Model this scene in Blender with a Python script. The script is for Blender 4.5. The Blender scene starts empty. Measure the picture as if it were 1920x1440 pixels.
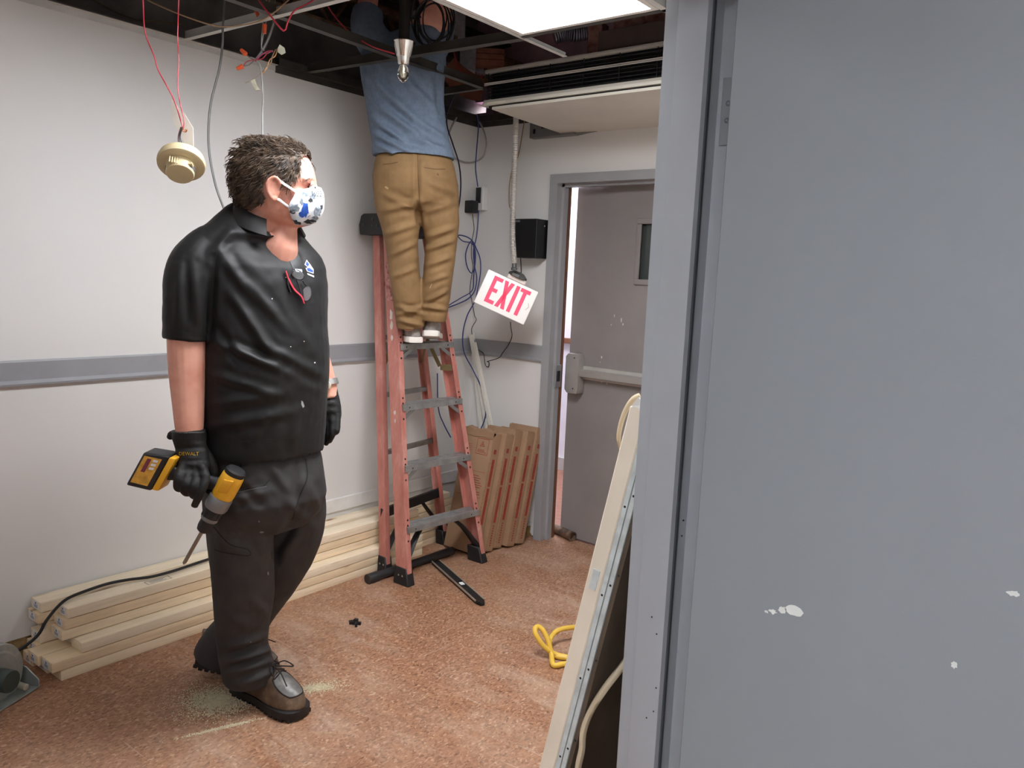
import bpy, bmesh, math, random
import numpy as np
from mathutils import Vector as V, Matrix
from mathutils.bvhtree import BVHTree
random.seed(7)
rng = np.random.default_rng(7)
SC = bpy.context.scene
COL = SC.collection
PI = math.pi

# ------------------------------------------------------------------ camera
FPX = 1488.71                      # focal length in pixels of the 1920x1440 frame
CAM = np.array([0.0, 0.0, 1.505])
ROT = np.array([[0.78682169, 0.61567688, 0.0430535],
                [0.11481475, -0.07747608, -0.99036106],
                [-0.6064068, 0.78418074, -0.13164865]])
cd = bpy.data.cameras.new('camera')
cd.sensor_fit = 'HORIZONTAL'
cd.sensor_width = 36.0
cd.lens = FPX / 1920 * 36
cd.clip_start = 0.02
cam = bpy.data.objects.new('camera', cd)
COL.objects.link(cam)
m = np.eye(4)
m[:3, 0] = ROT[0]
m[:3, 1] = -ROT[1]
m[:3, 2] = -ROT[2]
m[:3, 3] = CAM
cam.matrix_world = Matrix(m.tolist())
SC.camera = cam

# ------------------------------------------------------------------ world, exposure
wd = bpy.data.worlds.new('world')
SC.world = wd
wd.use_nodes = True
wd.node_tree.nodes['Background'].inputs[0].default_value = (0.75, 0.82, 1.0, 1)
wd.node_tree.nodes['Background'].inputs[1].default_value = 0.25
vs = SC.view_settings
vs.view_transform = 'Standard'
vs.look = 'None'
vs.gamma = 1.0
vs.use_curve_mapping = False
vs.exposure = 0.47
TROFFER_POWER = 19.5               # emission strength of the lit ceiling panel in view
TROFFER_2_POWER = 4.5              # its twin further along the same room
CORRIDOR_FILL_POWER = 29               # unseen fill panel added over the passage the camera stands in
HALL_POWER = 30.0                  # ceiling panel of the hall beyond the exit door

# ------------------------------------------------------------------ measured planes (metres)
XL, YB, ZC = -3.16, 3.667, 2.405   # face of left wall, face of back wall, ceiling grid
XR = -0.757                        # room side of the right wall
YJ = 1.40                          # far jamb of the doorway beside the camera


def ray(x, y):
    return ROT.T @ np.array([x - 960, y - 720, FPX])


def onX(x, y, X):
    r = ray(x, y)
    return V(CAM + r * ((X - CAM[0]) / r[0]))


def onY(x, y, Y):
    r = ray(x, y)
    return V(CAM + r * ((Y - CAM[1]) / r[1]))


def onZ(x, y, Z):
    r = ray(x, y)
    return V(CAM + r * ((Z - CAM[2]) / r[2]))


def atD(x, y, d):
    return V(CAM + ray(x, y) / FPX * d)


# ------------------------------------------------------------------ materials
def lin(c):
    return tuple((v / 255 / 12.92 if v / 255 <= .04045 else ((v / 255 + .055) / 1.055) ** 2.4) for v in c[:3]) + (1,)


class NT:
    def __init__(s, name):
        s.m = bpy.data.materials.new(name)
        s.m.use_nodes = True
        s.t = s.m.node_tree
        s.b = s.t.nodes['Principled BSDF']

    def n(s, typ, **kw):
        nd = s.t.nodes.new(typ)
        for k, v in kw.items():
            if k.startswith('i_'):
                nd.inputs[k[2:].replace('_', ' ')].default_value = v
            else:
                setattr(nd, k, v)
        return nd

    def l(s, a, b):
        s.t.links.new(a, b)

    def coord(s, scale=(1, 1, 1), kind='Object', rot=(0, 0, 0)):
        tc = s.n('ShaderNodeTexCoord')
        mp = s.n('ShaderNodeMapping')
        mp.inputs['Scale'].default_value = scale
        mp.inputs['Rotation'].default_value = rot
        s.l(tc.outputs[kind], mp.inputs[0])
        return mp.outputs[0]

    def noise(s, co, scale, detail=3, rough=.5, dist=0):
        nd = s.n('ShaderNodeTexNoise')
        nd.inputs['Scale'].default_value = scale
        nd.inputs['Detail'].default_value = detail
        nd.inputs['Roughness'].default_value = rough
        nd.inputs['Distortion'].default_value = dist
        s.l(co, nd.inputs['Vector'])
        return nd.outputs['Fac']

    def ramp(s, fac, stops):
        r = s.n('ShaderNodeValToRGB')
        e = r.color_ramp.elements
        while len(e) < len(stops):
            e.new(.5)
        for k, (p, c) in enumerate(stops):
            e[k].position = p
            e[k].color = c if len(c) == 4 else lin(c)
        s.l(fac, r.inputs[0])
        return r.outputs[0]

    def mix(s, fac, a, b, mode='MIX'):
        mx = s.n('ShaderNodeMix', data_type='RGBA', blend_type=mode)
        for sock, v in ((mx.inputs[0], fac), (mx.inputs[6], a), (mx.inputs[7], b)):
            if isinstance(v, (int, float)):
                sock.default_value = v
            elif isinstance(v, tuple):
                sock.default_value = v if len(v) == 4 else lin(v)
            else:
                s.l(v, sock)
        return mx.outputs[2]

    def bump(s, h, strength=.3, dist=.01):
        b = s.n('ShaderNodeBump')
        b.inputs['Strength'].default_value = strength
        b.inputs['Distance'].default_value = dist
        s.l(h, b.inputs['Height'])
        s.l(b.outputs[0], s.b.inputs['Normal'])

    def col(s, c):
        if isinstance(c, tuple):
            s.b.inputs['Base Color'].default_value = c if len(c) == 4 else lin(c)
        else:
            s.l(c, s.b.inputs['Base Color'])


MATS = {}


def M(name, c=(200, 200, 200), rough=.55, metal=0, var=0.06, vs_=6, bump=0, bs=60, spec=.5, emit=None, es=1, trans=0, alpha=1, sheen=0, coat=0, c2=None, stretch=(1, 1, 1)):
    """plain procedural material: a base colour broken up by noise, with optional fine relief"""
    if name in MATS:
        return MATS[name]
    t = NT(name)
    co = t.coord(stretch)
    base = lin(c)
    if var:
        f = t.noise(co, vs_, 4, .6)
        lo = tuple(v * (1 - var * 2) for v in base[:3]) + (1,)
        hi = tuple(min(1, v * (1 + var * 2)) for v in base[:3]) + (1,) if c2 is None else lin(c2)
        t.col(t.ramp(f, [(.3, lo), (.7, hi)]))
    else:
        t.col(base)
    t.b.inputs['Roughness'].default_value = rough
    t.b.inputs['Metallic'].default_value = metal
    t.b.inputs['Specular IOR Level'].default_value = spec
    if bump:
        t.bump(t.noise(co, bs, 4, .6), bump, .004)
    if emit:
        t.b.inputs['Emission Color'].default_value = lin(emit)
        t.b.inputs['Emission Strength'].default_value = es
    if trans:
        t.b.inputs['Transmission Weight'].default_value = trans
    if alpha < 1:
        t.b.inputs['Alpha'].default_value = alpha
    if sheen:
        t.b.inputs['Sheen Weight'].default_value = sheen
    if coat:
        t.b.inputs['Coat Weight'].default_value = coat
    MATS[name] = t.m
    return t.m


# ------------------------------------------------------------------ mesh builder
def catmull(pts, n=6):
    pts = [V(p) for p in pts]
    if len(pts) < 3:
        return pts
    q = [pts[0] * 2 - pts[1]] + pts + [pts[-1] * 2 - pts[-2]]
    out = []
    for i in range(1, len(q) - 2):
        a, b, c, d = q[i - 1:i + 3]
        for k in range(n):
            t = k / n
            out.append(.5 * ((2 * b) + (c - a) * t + (2 * a - 5 * b + 4 * c - d) * t * t + (3 * b - a - 3 * c + d) * t ** 3))
    out.append(pts[-1])
    return out


def interp(vals, m):
    x = np.linspace(0, 1, len(vals))
    return list(np.interp(np.linspace(0, 1, m), x, vals))


class MB:
    def __init__(s):
        s.v = []
        s.f = []
        s.mi = []
        s.cur = 0

    def add(s, vs, fs):
        o = len(s.v)
        s.v += [tuple(p) for p in vs]
        for f in fs:
            s.f.append([i + o for i in f])
            s.mi.append(s.cur)
        return s

    def mat(s, i):
        s.cur = i
        return s

    def hexa(s, p):
        return s.add(p, [(0, 3, 2, 1), (4, 5, 6, 7), (0, 1, 5, 4), (1, 2, 6, 5), (2, 3, 7, 6), (3, 0, 4, 7)])

    def box(s, c, d, rot=None):
        c = V(c)
        h = [V((x * d[0] / 2, y * d[1] / 2, z * d[2] / 2)) for z in (-1, 1) for x, y in ((-1, -1), (1, -1), (1, 1), (-1, 1))]
        if rot is not None:
            if isinstance(rot, (int, float)):
                rot = Matrix.Rotation(rot, 3, 'Z')
            h = [rot @ q for q in h]
        return s.hexa([c + q for q in h])

    def bb(s, a, b):
        return s.box([(a[i] + b[i]) / 2 for i in range(3)], [abs(b[i] - a[i]) for i in range(3)])

    def beam(s, p0, p1, w, h, up=(0, 0, 1)):
        """rectangular bar from p0 to p1; w across, h along up"""
        p0, p1 = V(p0), V(p1)
        d = (p1 - p0).normalized()
        x = d.cross(V(up))
        x = x.normalized() * (w / 2)
        y = x.cross(d).normalized() * (h / 2)
        q = [p + a * x + b * y for p in (p0, p1) for a, b in ((-1, -1), (1, -1), (1, 1), (-1, 1))]
        return s.hexa(q)

    def loft(s, rings, cap=True, close=True):
        n = len(rings[0])
        o = len(s.v)
        fs = []
        for r in range(len(rings) - 1):
            for k in range(n if close else n - 1):
                a, b = r * n + k, r * n + (k + 1) % n
                fs.append((a, b, b + n, a + n))
        vs = [p for r in rings for p in r]
        if cap:
            c0 = sum((V(p) for p in rings[0]), V()) / n
            c1 = sum((V(p) for p in rings[-1]), V()) / n
            vs += [c0, c1]
            i0 = len(vs) - 2
            L = (len(rings) - 1) * n
            for k in range(n):
                fs.append((i0, (k + 1) % n, k))
                fs.append((i0 + 1, L + k, L + (k + 1) % n))
        return s.add(vs, fs)

    def tube(s, pts, r, n=8, sub=6, cap=True, flat=None, ref=None):
        """round tube along a smoothed path; r one radius or a list; flat squeezes the second axis"""
        P = catmull(pts, sub) if sub else [V(p) for p in pts]
        R = interp(r, len(P)) if isinstance(r, (list, tuple)) else [r] * len(P)
        FL = interp(flat, len(P)) if isinstance(flat, (list, tuple)) else [flat or 1] * len(P)
        T = []
        for i in range(len(P)):
            d = P[min(i + 1, len(P) - 1)] - P[max(i - 1, 0)]
            T.append(d.normalized() if d.length > 1e-9 else V((0, 0, 1)))
        u = V(ref) if ref is not None else (V((0, 0, 1)) if abs(T[0].z) < .9 else V((1, 0, 0)))
        rings = []
        for p, t, rr, fl in zip(P, T, R, FL):
            u = (u - t * u.dot(t))
            u = u.normalized() if u.length > 1e-6 else t.orthogonal().normalized()
            w = t.cross(u)
            rings.append([p + (u * math.cos(a) + w * math.sin(a) * fl) * rr for a in (2 * PI * k / n for k in range(n))])
        return s.loft(rings, cap)

    def cyl(s, p0, p1, r0, r1=None, n=16):
        return s.tube([p0, p1], [r0, r0 if r1 is None else r1], n, 0)

    def lathe(s, prof, o, ax=(0, 0, 1), n=24, cap=True):
        o, ax = V(o), V(ax).normalized()
        u = ax.orthogonal().normalized()
        w = ax.cross(u)
        rings = [[o + ax * h + (u * math.cos(a) + w * math.sin(a)) * max(r, 1e-5) for a in (2 * PI * k / n for k in range(n))] for r, h in prof]
        return s.loft(rings, cap)

    def sphere(s, c, r, n=14, rot=None):
        r = (r, r, r) if isinstance(r, (int, float)) else r
        rings = []
        for i in range(n // 2 + 1):
            th = max(.02, min(PI - .02, PI * i / (n // 2)))
            ring = []
            for k in range(n):
                a = 2 * PI * k / n
                q = V((r[0] * math.sin(th) * math.cos(a), r[1] * math.sin(th) * math.sin(a), -r[2] * math.cos(th)))
                ring.append(V(c) + (rot @ q if rot is not None else q))
            rings.append(ring)
        return s.loft(rings)

    def prism(s, poly, o, ex, ey, t):
        """extrude the 2-D outline poly (in ex, ey from o) by the vector t"""
        o, ex, ey, t = V(o), V(ex), V(ey), V(t)
        n = len(poly)
        a = [o + ex * x + ey * y for x, y in poly]
        b = [p + t for p in a]
        return s.add(a + b, [tuple(range(n))[::-1], tuple(range(n, 2 * n))] + [(k, (k + 1) % n, n + (k + 1) % n, n + k) for k in range(n)])

    def mesh(s, name='mesh', off=V((0, 0, 0))):
        me = bpy.data.meshes.new(name)
        me.from_pydata([(p[0] - off[0], p[1] - off[1], p[2] - off[2]) for p in s.v], [], s.f)
        if any(s.mi):
            me.polygons.foreach_set('material_index', s.mi)
        bm = bmesh.new()
        bm.from_mesh(me)
        bmesh.ops.recalc_face_normals(bm, faces=bm.faces)
        bm.to_mesh(me)
        bm.free()
        return me

    def build(s, name, mat, parent=None, bevel=0, seg=1, smooth=35, **tags):
        off = wpos(parent) if parent is not None else base_of(s.v)
        me = s.mesh(name, off)
        if bevel:
            bm = bmesh.new()
            bm.from_mesh(me)
            ed = [e for e in bm.edges if e.is_manifold and e.calc_face_angle(0) > .5]
            bmesh.ops.bevel(bm, geom=ed, offset=bevel, segments=seg, affect='EDGES', profile=.6, clamp_overlap=True)
            bm.to_mesh(me)
            bm.free()
        return link(name, me, mat, parent, off, smooth, **tags)


def base_of(vs):
    a = np.array([tuple(p) for p in vs])
    lo, hi = a.min(0), a.max(0)
    return V(((lo[0] + hi[0]) / 2, (lo[1] + hi[1]) / 2, lo[2]))


WP = {}


def wpos(o):
    return WP[o.name]


def tag(o, label=None, cat=None, group=None, kind=None):
    for k, v in (('label', label), ('category', cat), ('group', group), ('kind', kind)):
        if v:
            o[k] = v
    return o


def link(name, me, mat, parent=None, off=None, smooth=35, **tags):
    for mm in (mat if isinstance(mat, (list, tuple)) else [mat]):
        me.materials.append(mm)
    if smooth:
        me.polygons.foreach_set('use_smooth', [True] * len(me.polygons))
        if smooth < 180:
            me.set_sharp_from_angle(angle=math.radians(smooth))
    o = bpy.data.objects.new(name, me)
    COL.objects.link(o)
    if parent is not None:
        o.parent = parent
    else:
        o.location = off
    WP[o.name] = V(off)
    return tag(o, **tags)


def thing(name, loc, **tags):
    o = bpy.data.objects.new(name, None)
    o.empty_display_size = .05
    COL.objects.link(o)
    o.location = loc
    WP[o.name] = V(loc)
    return tag(o, **tags)


def fuse(mb, voxel=.006, smooth=6, fac=.5):
    """melt overlapping closed shapes into one continuous skin (world coordinates)"""
    me = mb.mesh('tmp')
    o = bpy.data.objects.new('tmp', me)
    COL.objects.link(o)
    r = o.modifiers.new('r', 'REMESH')
    r.mode = 'VOXEL'
    r.voxel_size = voxel
    r.adaptivity = 0
    if smooth:
        sm = o.modifiers.new('s', 'SMOOTH')
        sm.factor = fac
        sm.iterations = smooth
    dg = bpy.context.evaluated_depsgraph_get()
    out = bpy.data.meshes.new_from_object(o.evaluated_get(dg))
    bpy.data.objects.remove(o)
    bpy.data.meshes.remove(me)
    return out


def getco(me):
    a = np.empty(len(me.vertices) * 3)
    me.vertices.foreach_get('co', a)
    nn = np.empty(len(me.vertices) * 3)
    me.vertex_normals.foreach_get('vector', nn)
    return a.reshape(-1, 3), nn.reshape(-1, 3)


def putco(me, co):
    me.vertices.foreach_set('co', np.ascontiguousarray(co).ravel())
    me.update()


def linkw(name, me, mat, parent, smooth=180, **tags):
    """link a mesh that is in world coordinates under parent (or on its own)"""
    co, _ = getco(me)
    off = wpos(parent) if parent is not None else base_of(co)
    putco(me, co - np.array(off))
    return link(name, me, mat, parent, off, smooth, **tags)


def text_mb(body, size, o, ex, ey, n, t=.001, font=None, sx=1.0):
    """flat lettering: baseline centre at o, running along ex, up ey, raised t along n"""
    cu = bpy.data.curves.new('t', 'FONT')
    cu.body = body
    cu.size = size
    cu.align_x = 'CENTER'
    cu.align_y = 'CENTER'
    cu.resolution_u = 2
    ob = bpy.data.objects.new('t', cu)
    COL.objects.link(ob)
    me = bpy.data.meshes.new_from_object(ob.evaluated_get(bpy.context.evaluated_depsgraph_get()))
    bpy.data.objects.remove(ob)
    mb = MB()
    o, ex, ey, n = V(o), V(ex).normalized(), V(ey).normalized(), V(n).normalized()
    mb.add([o + ex * v.co.x * sx + ey * v.co.y + n * t for v in me.vertices], [tuple(p.vertices) for p in me.polygons])
    bpy.data.meshes.remove(me)
    return mb


def drape(mb, bvh, d, lift=.0008, edge=.006):
    """lay flat print onto a curved surface: subdivide, then cast each vertex along d"""
    bm = bmesh.new()
    vs = [bm.verts.new(p) for p in mb.v]
    for f in mb.f:
        try:
            bm.faces.new([vs[i] for i in f])
        except ValueError:
            pass
    bmesh.ops.triangulate(bm, faces=bm.faces)
    for _ in range(4):
        ed = [e for e in bm.edges if e.calc_length() > edge]
        if not ed:
            break
        bmesh.ops.subdivide_edges(bm, edges=ed, cuts=1, use_grid_fill=False)
        bmesh.ops.triangulate(bm, faces=bm.faces)
    dd = None if d is None else V(d).normalized()
    for v in bm.verts:
        d = dd if dd is not None else (v.co - V(CAM)).normalized()
        hit = bvh.ray_cast(v.co - d * .3, d, .8)
        if hit[0] is None:
            hit = bvh.find_nearest(v.co)
        v.co = hit[0] - d * lift
    out = MB()
    bm.verts.ensure_lookup_table()
    bm.verts.index_update()
    out.add([v.co.copy() for v in bm.verts], [[v.index for v in f.verts] for f in bm.faces])
    bm.free()
    return out


def bvh_of(me):
    return BVHTree.FromPolygons([v.co.copy() for v in me.vertices], [tuple(p.vertices) for p in me.polygons])


def copy_tree(o, parent=None):
    c = o.copy()
    COL.objects.link(c)
    c.parent = parent
    WP[c.name] = WP[o.name].copy()
    for ch in list(o.children):
        if ch != c:
            copy_tree(ch, c)
    return c
# ------------------------------------------------------------------ materials of the shell
def wall_paint(name, c, bump=.08):
    t = NT(name)
    co = t.coord()
    f = t.noise(co, 1.3, 4, .6)
    base = t.ramp(f, [(.3, tuple(v * .96 for v in lin(c)[:3]) + (1,)), (.7, lin(c))])
    sp = t.noise(co, 5.0, 6, .75, .6)
    mask = t.ramp(sp, [(.70, (0, 0, 0, 1)), (.78, (1, 1, 1, 1))])
    t.col(t.mix(t.mix(.0, mask, mask), base, t.mix(.35, base, (150, 140, 125))))
    t.b.inputs['Roughness'].default_value = .55
    t.bump(t.noise(co, 160, 3, .6), bump, .002)
    MATS[name] = t.m
    return t.m


WHITE = wall_paint('white wall paint', (226, 224, 221))
GREYP = M('grey trim paint', (150, 151, 154), .5, var=.03)
FRAMEP = M('blue grey enamel', (166, 171, 176), .42, var=.02, bump=.05, bs=90)
DOORP = M('blue grey door enamel', (145, 153, 158), .5, var=.012, vs_=2.2, bump=.06, bs=140)
EXITP = M('warm grey door paint', (140, 134, 132), .5, var=.05, vs_=3)
DARK = M('dark plenum', (112, 106, 100), .9, var=.25, vs_=3)
DECK = M('roof deck brown black', (140, 122, 118), .9, var=.3, vs_=2)
MAUVE = M('mauve masonry', (200, 166, 178), .9, var=.15, vs_=4, bump=.4, bs=30)
STEEL = M('dark bronze steel', (78, 74, 68), .5, .5, var=.15, vs_=8)
RUST = M('rusty steel', (92, 76, 62), .8, .3, var=.3, vs_=20, c2=(128, 96, 70))
TEEW = M('white tee enamel', (205, 205, 200), .45)
GLUE = M('brown base adhesive', (150, 118, 72), .8, var=.3, vs_=14, c2=(196, 168, 120))
RUBBER = M('black rubber', (26, 26, 27), .6, var=.1)
ALU = M('brushed aluminium', (176, 178, 178), .38, .9, var=.05)
CHROME = M('bright chrome', (225, 222, 215), .16, 1, var=0)
BROWNW = M('brown wood', (118, 78, 56), .6, var=.12, vs_=10)


def floor_mat():
    t = NT('worn brown vinyl floor')
    co = t.coord()
    a = t.noise(co, 6, 5, .6)
    base = t.ramp(a, [(.3, (130, 88, 62)), (.7, (162, 117, 86))])
    # chips of the vinyl pattern
    vo = t.n('ShaderNodeTexVoronoi', feature='F1')
    vo.inputs['Scale'].default_value = 170
    vo.inputs['Randomness'].default_value = 1
    dis = t.n('ShaderNodeVectorMath', operation='ADD')
    nz = t.n('ShaderNodeTexNoise')
    nz.inputs['Scale'].default_value = 60
    t.l(co, nz.inputs['Vector'])
    sc = t.n('ShaderNodeVectorMath', operation='SCALE')
    sc.inputs['Scale'].default_value = .012
    t.l(nz.outputs['Color'], sc.inputs[0])
    t.l(co, dis.inputs[0])
    t.l(sc.outputs[0], dis.inputs[1])
    st = t.n('ShaderNodeMapping')
    st.inputs['Scale'].default_value = (1, .55, 1)
    st.inputs['Rotation'].default_value = (0, 0, .5)
    t.l(dis.outputs[0], st.inputs[0])
    t.l(st.outputs[0], vo.inputs['Vector'])
    sep = t.n('ShaderNodeSeparateColor')
    t.l(vo.outputs['Color'], sep.inputs[0])
    chip = t.ramp(sep.outputs[0], [(.0, (88, 58, 43)), (.1, (132, 90, 66)), (.5, (164, 119, 90)), (.9, (180, 137, 107)), (1, (210, 176, 146))])
    c = t.mix(.62, base, chip)
    # trodden plaster dust, smeared in streaks
    d1 = t.noise(t.coord((.9, 2.6, 1), rot=(0, 0, .75)), 3.2, 7, .68, .8)
    d2 = t.noise(co, 1.4, 3, .5)
    dm = t.n('ShaderNodeMath', operation='MULTIPLY')
    t.l(t.ramp(d1, [(.42, (0, 0, 0, 1)), (.72, (1, 1, 1, 1))]), dm.inputs[0])
    t.l(t.ramp(d2, [(.38, (.06, .06, .06, 1)), (.70, (.62, .62, .62, 1))]), dm.inputs[1])
    c = t.mix(dm.outputs[0], c, (206, 184, 164))
    # thin scratches
    s1 = t.noise(t.coord((1.2, 26, 1), rot=(0, 0, .95)), 3.0, 4, .6, .5)
    s2 = t.noise(t.coord((24, 1.4, 1), rot=(0, 0, .5)), 2.2, 4, .6, .5)
    sm = t.n('ShaderNodeMath', operation='MAXIMUM')
    t.l(t.ramp(s1, [(.64, (0, 0, 0, 1)), (.74, (.3, .3, .3, 1))]), sm.inputs[0])
    t.l(t.ramp(s2, [(.65, (0, 0, 0, 1)), (.75, (.25, .25, .25, 1))]), sm.inputs[1])
    c = t.mix(sm.outputs[0], c, (220, 204, 190))
    t.col(c)
    t.l(t.ramp(d1, [(.3, (.38, .38, .38, 1)), (.7, (.75, .75, .75, 1))]), t.b.inputs['Roughness'])
    t.bump(sep.outputs[0], .05, .002)
    return t.m


FLOOR = floor_mat()


def struct(mb, name, mat, parent=None, **kw):
    if parent is None:
        kw['kind'] = 'structure'
    return mb.build(name, mat, parent, **kw)


# ------------------------------------------------------------------ floors
struct(MB().bb((XL - .2, -2.7, -.1), (2.0, YB + .14, 0)), 'floor', FLOOR, label='brown speckled vinyl floor streaked with plaster dust', smooth=0)
HFLOOR = M('hall red brown floor', (150, 104, 84), .5, var=.1, vs_=30)
struct(MB().bb((-5.0, YB + .14, -.1), (0, 5.6, 0)), 'floor_hall', HFLOOR, label='red brown floor of the hall beyond the exit door', smooth=0)

# ------------------------------------------------------------------ left wall
wl = struct(MB().bb((XL - .12, -2.6, .084), (XL, YB, ZC)), 'wall_left', WHITE, label='long white painted wall behind the man in the black polo', smooth=0)
struct(MB().bb((XL - .115, -2.6, 0), (XL - .008, YB, .084)), 'baseboard_left', GLUE, label='bare brown strip where the baseboard of the long wall was removed', smooth=0)
rail = MB()
prof = [(0, 1.042), (.016, 1.042), (.018, 1.05), (.012, 1.058), (.009, 1.062), (.009, 1.128), (.006, 1.135), (0, 1.135)]
rail.prism([(x, z) for x, z in prof], (XL, -2.6, 0), (1, 0, 0), (0, 0, 1), (0, YB + 2.6, 0))
struct(rail, 'trim_1', GREYP, label='grey chair rail along the long white wall', smooth=20)
# white surface raceway low on the wall
struct(MB().bb((XL, 2.3, .262), (XL + .012, YB, .335)), 'trim_2', M('white raceway', (222, 221, 218), .45), label='low white surface raceway along the long wall', bevel=.004, smooth=30)

# ------------------------------------------------------------------ back wall with the exit opening
DX0, DX1, DZ = -2.60, -1.60, 2.062
wb = MB()
wb.bb((XL, YB, .09), (DX0, YB + .13, ZC))
wb.bb((DX0, YB, DZ), (DX1, YB + .13, ZC))
wb.bb((DX1, YB, .0), (XR, YB + .13, ZC))
struct(wb, 'wall_back', WHITE, label='white painted end wall with the exit door', smooth=0)
struct(MB().bb((XL, YB + .01, 0), (DX0, YB + .12, .09)), 'baseboard_back', GLUE, label='bare brown strip at the foot of the end wall', smooth=0)
# torn drywall paper at the foot, beside the frame
tp = MB()
tp.prism([(0, .085), (.028, .088), (.024, .06), (.05, .07), (.047, .03), (.062, .012), (.075, .02), (.08, .09)], (-2.70, YB - .001, 0), (1, 0, 0), (0, 0, 1), (0, .006, 0))
struct(tp, 'trim_3', WHITE, label='torn white drywall paper beside the foot of the exit door frame', smooth=0)
rb = MB()
rb.prism([(y, z) for y, z in prof], (XL, YB, 0), (0, -1, 0), (0, 0, 1), (-2.617 - XL, 0, 0))
struct(rb, 'trim_4', GREYP, label='grey chair rail on the end wall beside the exit door frame', smooth=20)

# ------------------------------------------------------------------ exit door frame and leaf
FRAMEG = M('grey frame enamel', (158, 158, 160), .42, var=.03, bump=.05, bs=60)
fr = thing('trim_5', (-2.1, YB, 0), label='grey steel frame of the exit door', kind='structure')
pj = [(-2.617, 3.647), (-2.565, 3.647), (-2.565, 3.692), (-2.548, 3.692), (-2.548, 3.735), (-2.565, 3.735), (-2.565, 3.752), (-2.60, 3.752), (-2.60, 3.667), (-2.617, 3.667)]
MB().prism(pj, (0, 0, 0), (1, 0, 0), (0, 1, 0), (0, 0, 2.081)).build('jamb', FRAMEG, fr, smooth=0)
MB().prism([(-4.2 - x + .0, y) for x, y in pj], (0, 0, 0), (1, 0, 0), (0, 1, 0), (0, 0, 2.081)).build('jamb', FRAMEG, fr, smooth=0)
ph = [(2.081, 3.647), (2.032, 3.647), (2.032, 3.692), (2.016, 3.692), (2.016, 3.738), (2.032, 3.738), (2.032, 3.80), (2.062, 3.80), (2.062, 3.667), (2.081, 3.667)]
MB().prism([(y, z) for z, y in ph], (-2.565, 0, 0), (0, 1, 0), (0, 0, 1), (.93, 0, 0)).build('frame_head', FRAMEG, fr, smooth=0)
MB().bb((-2.60, 3.752, 0), (-2.553, 3.772, 2.06)).build('rear_jamb_strip', BROWNW, fr, smooth=0)
sp = MB().bb((-2.549, 3.685, .90), (-2.5405, 3.742, 1.03)).build('strike_plate', ALU, fr, bevel=.002, label='worn metal strike plate')
MB().bb((-2.5412, 3.70, .935), (-2.538, 3.728, .995)).build('latch_opening', RUBBER, sp)

th = math.radians(4.2)
hx, hy = -1.632, 3.755
ex = V((-math.cos(th), math.sin(th), 0))        # from hinge to latch edge
ey = V((math.sin(th), math.cos(th), 0))         # leaf thickness, away from the room


def dl(a, b, z):
    return V((hx, hy, 0)) + ex * a + ey * b + V((0, 0, z))


def dbox(mb, a0, a1, b0, b1, z0, z1):
    return mb.hexa([dl(a, b, z) for z in (z0, z1) for a, b in ((a0, b0), (a1, b0), (a1, b1), (a0, b1))])


DW = .915
d1 = thing('door_1', (hx, hy, 0), label='grey exit door standing slightly ajar', kind='structure')
leaf = MB()
dbox(leaf, 0, DW, 0, .044, .012, 1.52)
dbox(leaf, 0, .36, 0, .044, 1.52, 1.83)
dbox(leaf, .485, DW, 0, .044, 1.52, 1.83)
dbox(leaf, 0, DW, 0, .044, 1.83, 2.027)
leaf.build('leaf', EXITP, d1, smooth=0)
# vision lite with raised frame
lf = MB()
for a0, a1, z0, z1 in ((.345, .5, 1.82, 1.85), (.345, .5, 1.5, 1.53), (.345, .372, 1.53, 1.82), (.473, .5, 1.53, 1.82)):
    dbox(lf, a0, a1, -.012, 0, z0, z1)
lfo = lf.build('window_frame', EXITP, d1, bevel=.003, label='raised frame of the narrow door window')
pane = MB()
dbox(pane, .36, .485, .018, .026, 1.52, 1.83)
pane.build('pane', M('dark wired glass', (60, 66, 64), .12, 0, var=.1, spec=.6), lfo)
# panic device
PBAR = M('grey panic bar', (172, 168, 164), .35, .4, var=.04)
pb = MB()
poly = [(-.045, -.115), (.028, -.115), (.045, -.095), (.045, .095), (.028, .115), (-.03, .115), (-.05, .08), (-.05, -.09)]
pb.prism(poly, dl(.845, -.068, .985), ex, (0, 0, 1), ey * .066)
panic = pb.build('panic_device', PBAR, d1, bevel=.008, seg=2, label='grey push bar of the exit door')
bar = MB()
dbox(bar, .14, .80, -.055, -.012, .968, 1.012)
bar.build('push_bar', PBAR, panic, bevel=.006)
bk = MB()
dbox(bk, .10, .80, -.02, 0, .955, 1.03)
bk.build('back_rail', M('panic bar base', (196, 192, 186), .4, .3), panic, bevel=.002)
for a, z in ((.826, 1.075), (.826, .9)):
    MB().cyl(dl(a, -.070, z), dl(a, -.067, z), .004, n=8).build('screw', RUBBER, panic)
lt = MB()
dbox(lt, .905, .925, .012, .034, .965, .99)
lt.build('latch', RUBBER, panic)
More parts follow.
